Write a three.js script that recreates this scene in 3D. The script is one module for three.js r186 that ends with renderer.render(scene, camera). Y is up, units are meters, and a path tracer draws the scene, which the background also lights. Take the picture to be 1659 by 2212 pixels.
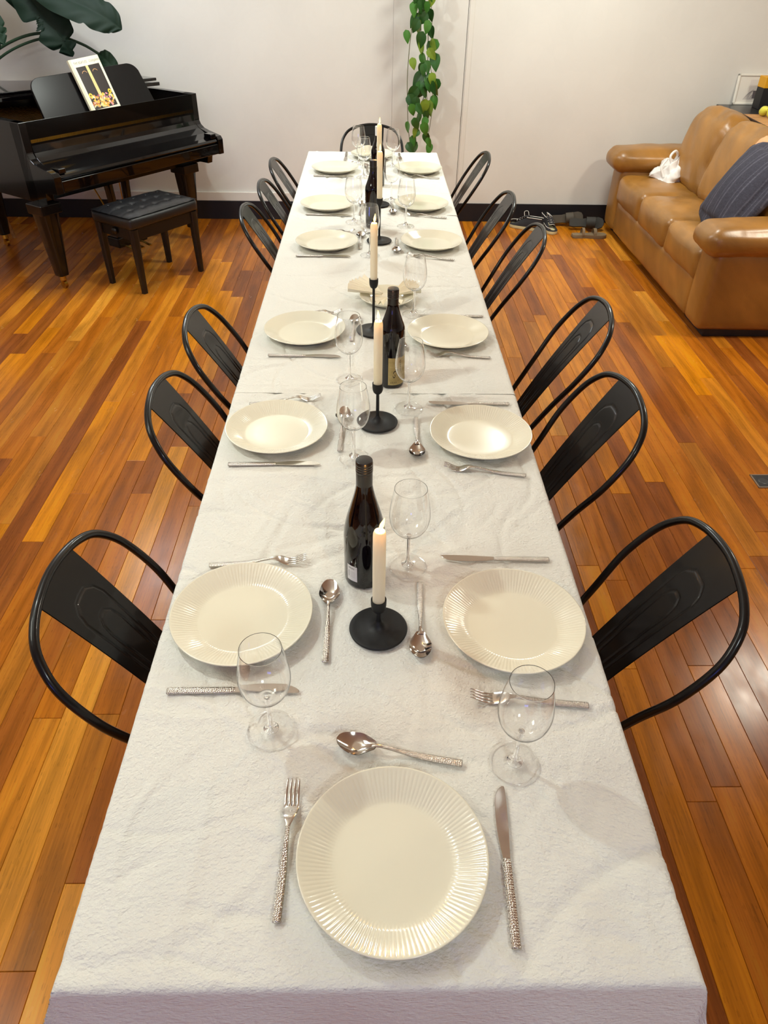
import * as THREE from 'three';
import { mergeGeometries, mergeVertices } from 'three/addons/utils/BufferGeometryUtils.js';
import { RoundedBoxGeometry } from 'three/addons/geometries/RoundedBoxGeometry.js';
import { RectAreaLightUniformsLib } from 'three/addons/lights/RectAreaLightUniformsLib.js';

// ---------------------------------------------------------------- camera, exposure, unseen room lights
const scene = new THREE.Scene();
scene.background = new THREE.Color(0x000000);
const camera = new THREE.PerspectiveCamera(71.512, 1659 / 2212, 0.05, 60);
camera.rotation.order = 'YXZ';
camera.position.set(0, 1.7726, 0);
camera.rotation.set(-0.67051, -0.02582, 0.01793);
camera.updateMatrixWorld(true);
const renderer = new THREE.WebGLRenderer({ antialias: true });
renderer.toneMapping = THREE.LinearToneMapping;
renderer.toneMappingExposure = 0.955;
renderer.shadowMap.enabled = true;
RectAreaLightUniformsLib.init();
// pendants out of view, placed to throw the tabletop shadows: x, y, z, intensity, colour, bulb radius, label
const UNSEEN_PENDANTS = [
  [-1.02, 2.3, -1.5, 3.0, 0xf2fdf6, 0.035, 'unseen glowing globe pendant lamp left of the table by its near end'],  // out of view, placed to cast the glass and plate shadows
  [-0.95, 2.45, -4.35, 3.9, 0xf2fdf6, 0.035, 'unseen glowing globe pendant lamp left of the table near the piano'],  // out of view, lights the far wall and throws the vine shadow
];
// ceiling panels out of view, two of them added fill: x, z, side, intensity, colour, label
const UNSEEN_PANELS = [
  [3.0, -3.5, 0.35, 105, 0xfff8e4, 'unseen square ceiling light above the tan sofa'],  // out of view, placed for the right floor glare and sofa shadow
  [0.9, 1.3, 0.6, 24, 0xeefcfc, 'added square fill light behind the near end of the table'],  // added fill from behind the camera for the near cloth
  [-2.3, -0.9, 0.9, 10, 0xf6fcee, 'unseen square ceiling light over the left floor'],  // out of view, placed to light the left floor and its sheen
  [-1.7, -4.7, 0.9, 10.5, 0xeef6ff, 'unseen cool white ceiling light above the piano'],  // out of view, placed to light the wall around the piano
  [1.3, -4.9, 0.6, 38, 0xf6fdf4, 'added square fill light over the far end of the table'],  // added fill that brightens the back wall
];
const UNSEEN_SCREEN_GLOW = 6.0;  // strength of the out-of-view violet source

// ---------------------------------------------------------------- helpers
function mulberry(a) { return () => { a |= 0; a = a + 0x6D2B79F5 | 0; let t = Math.imul(a ^ a >>> 15, 1 | a); t = t + Math.imul(t ^ t >>> 7, 61 | t) ^ t; return ((t ^ t >>> 14) >>> 0) / 4294967296; }; }
const rnd = mulberry(20417);
const R = (a, b) => a + (b - a) * rnd();
const V = (x, y, z) => new THREE.Vector3(x, y, z);
const clamp = (x, a, b) => Math.min(b, Math.max(a, x));
const sstep = (a, b, x) => { const t = clamp((x - a) / (b - a), 0, 1); return t * t * (3 - 2 * t); };
const lerp = (a, b, t) => a + (b - a) * t;
const hashT = (() => { const r = mulberry(77), t = new Float32Array(65536); for (let i = 0; i < 65536; i++) t[i] = r(); return t; })();
function vn(x, y, px = 0, py = 0) {            // value noise, optionally periodic
  const xi = Math.floor(x), yi = Math.floor(y); let fx = x - xi, fy = y - yi; fx = fx * fx * (3 - 2 * fx); fy = fy * fy * (3 - 2 * fy);
  const w = (i, n) => n ? ((i % n) + n) % n : i;
  const h = (i, j) => hashT[((w(i, px) * 374761 + w(j, py) * 668265) >>> 0) & 65535];
  return lerp(lerp(h(xi, yi), h(xi + 1, yi), fx), lerp(h(xi, yi + 1), h(xi + 1, yi + 1), fx), fy);
}
function fbm(x, y, o = 4, px = 0, py = 0) { let s = 0, a = 0.5, f = 1; for (let i = 0; i < o; i++) { s += a * vn(x * f + i * 17, y * f + i * 31, px ? px * f : 0, py ? py * f : 0); a *= 0.5; f *= 2; } return s; }
function dataTex(w, h, fn, srgb) {
  const d = new Uint8Array(w * h * 4);
  for (let j = 0; j < h; j++) for (let i = 0; i < w; i++) { const c = fn(i / w, j / h), k = 4 * (j * w + i); if (typeof c === 'number') { d[k] = d[k + 1] = d[k + 2] = clamp(c, 0, 1) * 255; } else { d[k] = clamp(c[0], 0, 1) * 255; d[k + 1] = clamp(c[1], 0, 1) * 255; d[k + 2] = clamp(c[2], 0, 1) * 255; } d[k + 3] = 255; }
  const t = new THREE.DataTexture(d, w, h); t.wrapS = t.wrapT = THREE.RepeatWrapping; t.magFilter = THREE.LinearFilter; t.minFilter = THREE.LinearMipmapLinearFilter; t.generateMipmaps = true;
  if (srgb) t.colorSpace = THREE.SRGBColorSpace; t.needsUpdate = true; return t;
}
const rep = (t, a, b) => { const c = t.clone(); c.repeat.set(a, b); c.needsUpdate = true; return c; };
const std = o => new THREE.MeshStandardMaterial(o);
const phys = o => new THREE.MeshPhysicalMaterial(o);
const taken = {};
function numbered(n) { const k = taken[n] || 0; taken[n] = k + 1; return k ? n + '_' + String(k).padStart(3, '0') : n; }
function mesh(name, geo, mat, parent) {
  const g = Array.isArray(geo) ? mergeGeometries(geo.map(x => x.index ? x.toNonIndexed() : x).map(strip)) : geo;
  const m = new THREE.Mesh(g, mat); m.name = parent ? name : numbered(name); m.castShadow = m.receiveShadow = true; (parent || scene).add(m); return m;
}
function strip(g) { for (const k of Object.keys(g.attributes)) if (!['position', 'normal', 'uv'].includes(k)) g.deleteAttribute(k); return g; }
function thing(name, label, category, pos = [0, 0, 0], turn = 0, group) {
  const o = new THREE.Group(); o.name = numbered(name); scene.add(o); o.position.set(...pos); o.rotation.y = turn; return tag(o, label, category, group);
}
function tag(o, label, category, group) { Object.assign(o.userData, { label, category }); if (group) o.userData.group = group; return o; }
function dup(src, label, pos, turn = 0) { const c = src.clone(); c.name = numbered(src.name.replace(/_\d{3}$/, '')); c.userData = { ...src.userData, label }; scene.add(c); c.position.set(...pos); c.rotation.set(0, turn, 0); return c; }
const structure = o => { o.userData.kind = 'structure'; return o; };
function box(w, h, d, x, y, z, r = 0) { const g = r ? new RoundedBoxGeometry(w, h, d, 3, r) : new THREE.BoxGeometry(w, h, d); return g.translate(x, y, z); }
function lathe(pts, seg = 48) { return new THREE.LatheGeometry(pts.map(p => new THREE.Vector2(p[0], p[1])), seg); }
function tube(pts, r, n = 48, k = 10, closed = false) { return new THREE.TubeGeometry(new THREE.CatmullRomCurve3(pts.map(p => V(...p)), closed, 'centripetal'), n, r, k, closed); }
// parametric sheet: fn(u, v) -> [x, y, z]; uv scaled to su, sv
function grid(nu, nv, fn, su = 1, sv = 1) {
  const p = [], t = [], ix = [];
  for (let j = 0; j <= nv; j++) for (let i = 0; i <= nu; i++) { p.push(...fn(i / nu, j / nv)); t.push(i / nu * su, j / nv * sv); }
  for (let j = 0; j < nv; j++) for (let i = 0; i < nu; i++) { const a = j * (nu + 1) + i, b = a + nu + 1; ix.push(a, a + 1, b, b, a + 1, b + 1); }
  const g = new THREE.BufferGeometry(); g.setAttribute('position', new THREE.Float32BufferAttribute(p, 3)); g.setAttribute('uv', new THREE.Float32BufferAttribute(t, 2)); g.setIndex(ix); g.computeVertexNormals(); return g;
}
// loft through rings (arrays of [x, y, z], all the same length), ends closed
function loft(rings, caps = true) {
  const n = rings[0].length, p = [], t = [], ix = [];
  rings.forEach((r, j) => r.forEach((q, i) => { p.push(...q); t.push(i / n, j / (rings.length - 1)); }));
  for (let j = 0; j < rings.length - 1; j++) for (let i = 0; i < n; i++) { const a = j * n + i, b = j * n + (i + 1) % n, c = a + n, d = b + n; ix.push(a, b, c, c, b, d); }
  if (caps) for (const j of [0, rings.length - 1]) { const c = [0, 0, 0]; rings[j].forEach(q => { c[0] += q[0] / n; c[1] += q[1] / n; c[2] += q[2] / n; }); const k = p.length / 3; p.push(...c); t.push(0.5, 0.5); rings[j].forEach(q => { p.push(...q); t.push(0.5, 0.5); }); for (let i = 0; i < n; i++) { const a = k + 1 + i, b = k + 1 + (i + 1) % n; j ? ix.push(a, b, k) : ix.push(b, a, k); } }
  const g = new THREE.BufferGeometry(); g.setAttribute('position', new THREE.Float32BufferAttribute(p, 3)); g.setAttribute('uv', new THREE.Float32BufferAttribute(t, 2)); g.setIndex(ix); g.computeVertexNormals(); return g;
}
// tapered square post from a to b with bottom / top half sizes, rounded a little
function post(a, b, wa, da, wb, db, k = 4) {
  const ring = (c, w, d) => { const o = []; for (let i = 0; i < 16; i++) { const t = (i + 0.5) / 16 * Math.PI * 2, s = Math.sin(t), q = Math.cos(t), m = Math.pow(Math.pow(Math.abs(q), k * 2) + Math.pow(Math.abs(s), k * 2), -1 / (k * 2)); o.push([c[0] + q * m * w, c[1], c[2] - s * m * d]); } return o; };
  return loft([ring(a, wa, da), ring(b, wb, db)]);
}
// bar along x: stations [x, y, half width, half thickness]
function bar(st, n = 12, e = 3) {
  return loft(st.map(([x, y, w, h]) => { const o = []; for (let i = 0; i < n; i++) { const t = i / n * Math.PI * 2, c = Math.cos(t), s = Math.sin(t), m = Math.pow(Math.pow(Math.abs(c), e) + Math.pow(Math.abs(s), e), -1 / e); o.push([x, y + s * m * h, c * m * w]); } return o; }));
}
// soft cushion: rounded box with bulge and creases
function puff(w, h, d, r, bulge, seed, seg = 0.025, crease = 0.004) {
  const nx = clamp(Math.round(w / seg), 6, 60), ny = clamp(Math.round(h / seg), 6, 60), nz = clamp(Math.round(d / seg), 6, 90);
  let g = new THREE.BoxGeometry(w, h, d, nx, ny, nz); g.deleteAttribute('uv'); g.deleteAttribute('normal'); g = mergeVertices(g, 1e-5);
  const p = g.attributes.position, q = V(0, 0, 0), H = [w / 2, h / 2, d / 2], uv = [];
  for (let i = 0; i < p.count; i++) {
    q.fromBufferAttribute(p, i); const u = q.x / H[0], v = q.y / H[1], t = q.z / H[2];
    const c = V(clamp(q.x, -H[0] + r, H[0] - r), clamp(q.y, -H[1] + r, H[1] - r), clamp(q.z, -H[2] + r, H[2] - r));
    const n = q.clone().sub(c); if (n.lengthSq() > 1e-12) { n.normalize(); q.copy(c).addScaledVector(n, r); }
    const bx = (1 - v * v) * (1 - t * t), by = (1 - u * u) * (1 - t * t), bz = (1 - u * u) * (1 - v * v);
    q.x += bulge * bx * Math.sign(u) * Math.pow(Math.abs(u), 4); q.y += bulge * by * Math.sign(v) * Math.pow(Math.abs(v), 4); q.z += bulge * bz * Math.sign(t) * Math.pow(Math.abs(t), 4);
    const f = (fbm(q.x * 9 + seed * 3.1, q.z * 9 + q.y * 7 + seed, 3) - 0.45) * crease * 2; q.addScaledVector(n.lengthSq() > 1e-12 ? n : V(0, 1, 0), f);
    p.setXYZ(i, q.x, q.y, q.z); uv.push(q.x + q.y * 0.7, q.z + q.y * 0.7);
  }
  g.setAttribute('uv', new THREE.Float32BufferAttribute(uv, 2)); g.computeVertexNormals(); return g;
}
function extr(pts, depth, bevel = 0.003, curve) {   // polygon in x, y swept along z
  const s = new THREE.Shape(); if (curve) curve(s); else { pts.forEach((p, i) => i ? s.lineTo(p[0], p[1]) : s.moveTo(p[0], p[1])); s.closePath(); }
  return new THREE.ExtrudeGeometry(s, { depth: depth - 2 * bevel, bevelEnabled: bevel > 0, bevelThickness: bevel, bevelSize: bevel, bevelOffset: -bevel, bevelSegments: 2, curveSegments: 24 }).translate(0, 0, bevel);
}

// ---------------------------------------------------------------- textures and materials
const T_grain = dataTex(1024, 512, (u, v) => {
  const w = fbm(u * 3, v * 6, 3, 3, 6), y = v * 26 + w * 5.5, ring = 0.5 + 0.5 * Math.sin(y * 2.2 + 3 * fbm(u * 2, v * 3, 2, 2, 3));
  const fine = fbm(u * 16, v * 190, 3, 16, 190), pore = vn(u * 60, v * 420, 60, 420) > 0.86 ? 0.1 : 0, blot = fbm(u * 4 + 9, v * 4, 3, 4, 4);
  const k = 0.84 + 0.11 * ring + 0.22 * (fine - 0.45) + 0.26 * (blot - 0.45) - pore; return [k * 1.05, k * 0.985, k * 0.88];
}, true);
const T_woodrough = dataTex(256, 256, (u, v) => 0.62 + 0.5 * (fbm(u * 6, v * 6, 4, 6, 6) - 0.45));
const T_crinkle = dataTex(1024, 1024, (u, v) => {
  const wu = u + 0.02 * vn(u * 8, v * 8, 8, 8), wv = v + 0.02 * vn(u * 8 + 3, v * 8, 8, 8), a = fbm(wu * 34, wv * 52, 4, 34, 52), b = fbm(u * 70, v * 110, 3, 70, 110), c = vn(u * 260, v * 260, 260, 260);
  return 0.05 + 0.6 * a + 0.5 * b + 0.1 * c;
});
const T_leather = dataTex(512, 512, (u, v) => { const a = 1 - Math.abs(2 * vn(u * 64, v * 64, 64, 64) - 1), b = fbm(u * 10, v * 10, 3, 10, 10); return 0.3 + 0.35 * a + 0.5 * b; });
const T_leathercol = dataTex(512, 512, (u, v) => { const a = fbm(u * 7, v * 7, 4, 7, 7), k = 0.86 + 0.34 * (a - 0.45); return [k * 1.02, k, k * 0.95]; }, true);
const T_hammer = dataTex(256, 256, (u, v) => { let m = 9; for (let i = -1; i < 2; i++) for (let j = -1; j < 2; j++) { const cx = Math.floor(u * 9) + i, cy = Math.floor(v * 9) + j, w = (a) => ((a % 9) + 9) % 9, h = hashT[(w(cx) * 131 + w(cy) * 977) & 65535], k = hashT[(w(cx) * 571 + w(cy) * 313) & 65535]; const dx = u * 9 - cx - 0.3 - 0.4 * h, dy = v * 9 - cy - 0.3 - 0.4 * k; m = Math.min(m, dx * dx + dy * dy); } return clamp(m * 1.3, 0, 1); });
const T_plaster = dataTex(512, 512, (u, v) => 0.3 + 0.5 * fbm(u * 24, v * 24, 4, 24, 24));
const T_wallcol = dataTex(512, 512, (u, v) => { const k = 0.965 + 0.06 * (fbm(u * 5, v * 5, 4, 5, 5) - 0.45); return [k, k, k]; }, true);
const M = {
  wall: std({ color: 0xe8e4dd, roughness: 0.85, map: T_wallcol, bumpMap: rep(T_plaster, 2, 2), bumpScale: 0.0006 }),
  wallTrim: std({ color: 0xe2ddd5, roughness: 0.6 }),
  ceiling: std({ color: 0xf2eee6, roughness: 0.9 }),
  black: std({ color: 0x14141a, roughness: 0.5 }),
  cloth: phys({ color: 0xe6e4dc, roughness: 0.92, sheen: 0.15, bumpMap: T_crinkle, bumpScale: 0.0029, side: THREE.DoubleSide }),
  china: phys({ color: 0xebe5cf, roughness: 0.16, clearcoat: 0.6, clearcoatRoughness: 0.05 }),
  steel: std({ color: 0xd2cdc6, roughness: 0.16, metalness: 1 }),
  hammered: std({ color: 0xcbc5bd, roughness: 0.2, metalness: 1, bumpMap: T_hammer, bumpScale: 0.0012 }),
  chair: phys({ color: 0x070708, roughness: 0.34, specularIntensity: 0.45, clearcoat: 0.35, clearcoatRoughness: 0.08 }),
  rubber: std({ color: 0x101010, roughness: 0.85 }),
  piano: phys({ color: 0x050405, roughness: 0.12, specularIntensity: 0.4, clearcoat: 0.6, clearcoatRoughness: 0.03 }),
  pianoSide: phys({ color: 0x0a090a, roughness: 0.25, specularIntensity: 0.5, clearcoat: 0.4, clearcoatRoughness: 0.1 }),
  brass: std({ color: 0xc79a3c, roughness: 0.3, metalness: 1 }),
  gold: std({ color: 0xb58a2c, roughness: 0.4, metalness: 0.8 }),
  vinyl: phys({ color: 0x131315, roughness: 0.4, clearcoat: 0.25, clearcoatRoughness: 0.3, bumpMap: T_leather, bumpScale: 0.0006 }),
  blackwood: std({ color: 0x100c0b, roughness: 0.35 }),
  leather: phys({ color: 0xac7a36, roughness: 0.4, clearcoat: 0.4, clearcoatRoughness: 0.28, map: T_leathercol, bumpMap: rep(T_leather, 3, 3), bumpScale: 0.0007 }),
  glass: phys({ color: 0xffffff, roughness: 0, transmission: 1, thickness: 0, ior: 1.5, side: THREE.DoubleSide }),
  glassSolid: phys({ color: 0xffffff, roughness: 0, transmission: 1, thickness: 0.01, ior: 1.5 }),
  bottle: phys({ color: 0x080305, roughness: 0.06, specularIntensity: 0.5, clearcoat: 0.7, clearcoatRoughness: 0.02 }),
  capsule: phys({ color: 0x0b0b0c, roughness: 0.35, clearcoat: 0.4, clearcoatRoughness: 0.2 }),
  whiteCap: std({ color: 0xe6e4e0, roughness: 0.45 }),
  iron: std({ color: 0x131314, roughness: 0.55, metalness: 0.2 }),
  wax: phys({ color: 0xfdf4dc, roughness: 0.9, transmission: 0.4, thickness: 0 }),
  wick: std({ color: 0x1b1512, roughness: 0.9 }),
  flame: std({ color: 0xffe2a0, emissive: 0xffc868, emissiveIntensity: 5.5, roughness: 1 }),
};

// ---------------------------------------------------------------- room shell
const XL = -4.3, XR = 4.7, ZB = -6.15, ZF = 3.6, HC = 2.8;
{
  const fl = structure(new THREE.Group()); fl.name = 'floor'; scene.add(fl);
  mesh('subfloor', box(XR - XL + 0.2, 0.08, ZF - ZB + 0.2, (XL + XR) / 2, -0.06, (ZF + ZB) / 2), std({ color: 0x1a0f08, roughness: 0.9 }), fl);
  const tones = [0xd68c1a, 0xca811c, 0xbf761e, 0xb36d20, 0xa36224, 0x925526, 0xd08a2c, 0xe09e3c, 0xba7a2a, 0x9a5c26];
  const weight = [11, 14, 18, 15, 13, 8, 8, 4, 12, 7], mats = tones.map(c => phys({ color: c, map: T_grain, roughness: 0.36, specularIntensity: 0.4, roughnessMap: rep(T_woodrough, 3, 2), clearcoat: 0.1, clearcoatRoughness: 0.22 }));
  const total = weight.reduce((a, b) => a + b, 0);
  const W = 0.083, boards = [], cam = V(0, 1.7726, 0);
  function plank(x0, x1, z0, z1) {            // bevelled board, grain along z
    const b = 0.0012, uo = rnd() * 7, vo = Math.floor(rnd() * 9) / 9 + rnd() * 0.02, P = [], U = [], I = [];
    const pt = (x, y, z) => { P.push(x, y, z); U.push(uo + z / 1.6, vo + (x - x0) / 0.62); return P.length / 3 - 1; };
    const top = [pt(x0 + b, 0, z0 + b), pt(x1 - b, 0, z0 + b), pt(x1 - b, 0, z1 - b), pt(x0 + b, 0, z1 - b)]; I.push(top[0], top[3], top[2], top[0], top[2], top[1]);
    const ring = [[x0, z0, x0 + b, z0 + b], [x1, z0, x1 - b, z0 + b], [x1, z1, x1 - b, z1 - b], [x0, z1, x0 + b, z1 - b]];
    for (let k = 0; k < 4; k++) { const p = ring[k], q = ring[(k + 1) % 4]; for (const [ya, yb, fa, fb] of [[0, -b, 2, 0], [-b, -0.019, 0, 0]]) { const a = pt(p[fa], ya, p[fa + 1]), c = pt(q[fa], ya, q[fa + 1]), d = pt(q[fb], yb, q[fb + 1]), e = pt(p[fb], yb, p[fb + 1]); I.push(a, c, d, a, d, e); } }
    const g = new THREE.BufferGeometry(); g.setAttribute('position', new THREE.Float32BufferAttribute(P, 3)); g.setAttribute('uv', new THREE.Float32BufferAttribute(U, 2)); g.setIndex(I); g.computeVertexNormals(); return g;
  }
  const N = Math.ceil((XR - XL) / W); let last = 0;
  for (let i = 0; i < N; i++) {
    const x0 = XL + i * W, x1 = Math.min(XR, x0 + W) - 0.0006; let z = ZB + 0.002 - R(0, 1.2);
    while (z < ZF) {
      let z1 = z + (rnd() < 0.3 ? R(0.45, 0.9) : R(0.9, 2.6)); if (ZF - z1 < 0.3) z1 = ZF;
      const a = Math.max(z, ZB), b = Math.min(z1, ZF) - 0.0008; z = z1; if (b - a < 0.05) continue;
      let r = rnd() * total, k = 0; while ((r -= weight[k]) > 0) k++; if (k === last && rnd() < 0.7) k = (k + 3) % tones.length; last = k;
      const xc = (x0 + x1) / 2, zc = (a + b) / 2;
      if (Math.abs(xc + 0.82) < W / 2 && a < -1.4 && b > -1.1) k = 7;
      if (Math.abs(xc - 0.73) < W / 2 && zc < -0.4 && zc > -2.2) k = 5;
      let vis = 0; for (let s = 0; s < 6; s++) { const p = V(xc, 0, lerp(a, b, (s + 0.5) / 6)), d2 = p.distanceToSquared(cam); p.project(camera); if (p.z < 1 && Math.abs(p.x) < 1 && Math.abs(p.y) < 1) vis += (b - a) / d2 / Math.sqrt(d2); }
      if (Math.abs(xc) < 0.42) vis *= 0.05;
      boards.push({ g: plank(x0, x1, a, b), k, vis });
    }
  }
  boards.sort((p, q) => q.vis - p.vis);
  boards.slice(0, 300).forEach(b => mesh('floorboard', b.g, mats[b.k], fl));
  const rest = boards.slice(300);
  rest.forEach(b => { const c = new THREE.Color(tones[b.k]), n = b.g.attributes.position.count, a = new Float32Array(n * 3); for (let i = 0; i < n; i++) a.set([c.r, c.g, c.b], i * 3); b.g.setAttribute('color', new THREE.BufferAttribute(a, 3)); });
  const far = mesh('floorboards', mergeGeometries(rest.map(b => b.g)), phys({ color: 0xffffff, vertexColors: true, map: T_grain, roughness: 0.36, specularIntensity: 0.4, roughnessMap: mats[0].roughnessMap, clearcoat: 0.1, clearcoatRoughness: 0.22 }), fl); far.userData.kind = 'stuff';
}
{
  const wt = 0.12, wallUV = g => { const p = g.attributes.position, n = g.attributes.normal, u = []; for (let i = 0; i < p.count; i++) Math.abs(n.getX(i)) > 0.5 ? u.push(p.getZ(i) / 2, p.getY(i) / 2) : u.push(p.getX(i) / 2, (p.getY(i) + p.getZ(i) * Math.abs(n.getY(i))) / 2); g.setAttribute('uv', new THREE.Float32BufferAttribute(u, 2)); return g; };
  const wb = structure(new THREE.Group()); wb.name = 'wall_back'; scene.add(wb);
  mesh('wall_core', wallUV(box(XR - XL + 2 * wt, HC, wt, (XL + XR) / 2, HC / 2, ZB - wt / 2 - 0.02)), M.wall, wb);
  // sheets of lining board with open joints
  for (const [a, b, d] of [[XL, 0.1635, 0], [0.1645, 0.693, 0.006], [0.6962, XR, 0.012]]) mesh('wall_panel', wallUV(box(b - a, HC - 0.14, 0.02 + d, (a + b) / 2, 0.14 + (HC - 0.14) / 2, ZB - 0.01 + d / 2)), M.wall, wb);
  mesh('cover_strip', box(0.035, HC - 0.14, 0.006, 0.72, 0.14 + (HC - 0.14) / 2, ZB + 0.015, 0.002), M.wallTrim, wb);
  structure(mesh('baseboard_back', box(XR - XL, 0.14, 0.022, (XL + XR) / 2, 0.07, ZB + 0.011, 0.002), M.black));
  structure(mesh('trim_1', box(0.65 - XL, 0.066, 0.018, (0.65 + XL) / 2, 0.174, ZB + 0.009, 0.003), M.wallTrim));
  structure(mesh('wall_left', wallUV(box(wt, HC, ZF - ZB, XL - wt / 2, HC / 2, (ZF + ZB) / 2)), M.wall));
  structure(mesh('wall_right', wallUV(box(wt, HC, ZF - ZB, XR + wt / 2, HC / 2, (ZF + ZB) / 2)), M.wall));
  structure(mesh('wall_front', wallUV(box(XR - XL + 2 * wt, HC, wt, (XL + XR) / 2, HC / 2, ZF + wt / 2)), M.wall));
  structure(mesh('ceiling', box(XR - XL + 2 * wt, 0.12, ZF - ZB + 2 * wt, (XL + XR) / 2, HC + 0.06, (ZF + ZB) / 2), M.ceiling));
  structure(mesh('baseboard_left', box(0.022, 0.14, ZF - ZB - 0.03, XL + 0.011, 0.07, (ZF + ZB) / 2 + 0.015), M.black));
  structure(mesh('baseboard_right', box(0.022, 0.14, ZF - ZB - 0.03, XR - 0.011, 0.07, (ZF + ZB) / 2 + 0.015), M.black));
}

// ---------------------------------------------------------------- lamps out of view
for (const [x, y, z, I, c, r, label] of UNSEEN_PENDANTS) {
  const t = thing('unseen_pendant_lamp', label, 'lamp', [x, y, z], 0, 'unseen pendant lamps over the left of the table');
  mesh('bulb', new THREE.SphereGeometry(r, 32, 20), std({ color: 0xffffff, emissive: c, emissiveIntensity: 6, roughness: 0.4 }), t);
  mesh('socket', lathe([[0, r * 0.85 + 0.06], [0.016, r * 0.85 + 0.06], [0.018, r * 0.8], [0.0, r * 0.8]], 24), M.black, t);
  mesh('cord', new THREE.CylinderGeometry(0.003, 0.003, HC - y - r - 0.05, 8).translate(0, (HC - y + r + 0.05) / 2, 0), M.black, t);
  mesh('ceiling_rose', lathe([[0, HC - y], [0.05, HC - y], [0.045, HC - y - 0.02], [0, HC - y - 0.022]], 24), M.black, t);
  const l = new THREE.PointLight(c, I); l.name = 'unseen_pendant_glow'; l.castShadow = true; l.shadow.radius = r / 0.02; t.add(l);
}
for (const [x, z, s, I, c, label] of UNSEEN_PANELS) {
  const t = thing('unseen_ceiling_light', label, 'lamp', [x, HC, z], 0, 'unseen ceiling lights');
  mesh('frame', [box(s + 0.04, 0.03, 0.02, 0, -0.015, s / 2 + 0.01), box(s + 0.04, 0.03, 0.02, 0, -0.015, -s / 2 - 0.01), box(0.02, 0.03, s, s / 2 + 0.01, -0.015, 0), box(0.02, 0.03, s, -s / 2 - 0.01, -0.015, 0)], M.whiteCap, t);
  mesh('diffuser', box(s, 0.012, s, 0, -0.012, 0), std({ color: 0xffffff, emissive: c, emissiveIntensity: 3, roughness: 0.5 }), t);
  const l = new THREE.RectAreaLight(c, I, s, s); l.name = 'unseen_panel_glow'; l.position.set(0, -0.035, 0); l.rotation.x = -Math.PI / 2; t.add(l);
}
{
  const t = thing('unseen_wall_screen', 'unseen blue violet glowing screen on the wall behind the near end', 'screen', [-1.1, 1.45, ZF], Math.PI);  // out of view, tints the hanging cloth front and bottle glints violet
  mesh('housing', box(1.25, 0.74, 0.05, 0, 0, 0.03, 0.008), M.black, t);
  mesh('display', box(1.2, 0.69, 0.004, 0, 0, 0.057), std({ color: 0x101020, emissive: 0x4a3cff, emissiveIntensity: 1.6, roughness: 0.3 }), t);
  const l = new THREE.RectAreaLight(0x7484ff, UNSEEN_SCREEN_GLOW, 1.2, 0.69); l.name = 'unseen_screen_glow'; l.position.set(0, 0, 0.075); l.rotation.y = Math.PI; t.add(l);
}

// ---------------------------------------------------------------- tables and cloths
const TY = 0.75, OBJ = TY + 0.0022, TXL = -0.397, TXR = 0.429;
{
  const legM = std({ color: 0x77797c, roughness: 0.4, metalness: 0.8 }), topM = std({ color: 0xdedbd4, roughness: 0.5 });
  [['folding table under the nearest white cloth', -0.345, -1.855, [-0.5, -1.34]], ['folding table under the middle white cloth', -1.865, -3.615, [-2.55, -2.8]], ['folding table under the farthest white cloth', -3.625, -4.985, [-4.0, -4.76]]].forEach(([label, z0, z1, legs]) => {
    const t = thing('folding_table', label, 'table', [0.016, 0, (z0 + z1) / 2], 0, 'tables under the cloths');
    mesh('tabletop', box(0.806, 0.03, z0 - z1, 0, 0.728, 0, 0.006), topM, t);
    for (const z of legs) for (const x of [-0.31, 0.31]) mesh('leg', new THREE.CylinderGeometry(0.013, 0.013, 0.713, 16).translate(x, 0.3565, z - (z0 + z1) / 2), legM, t);
  });
}
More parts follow.
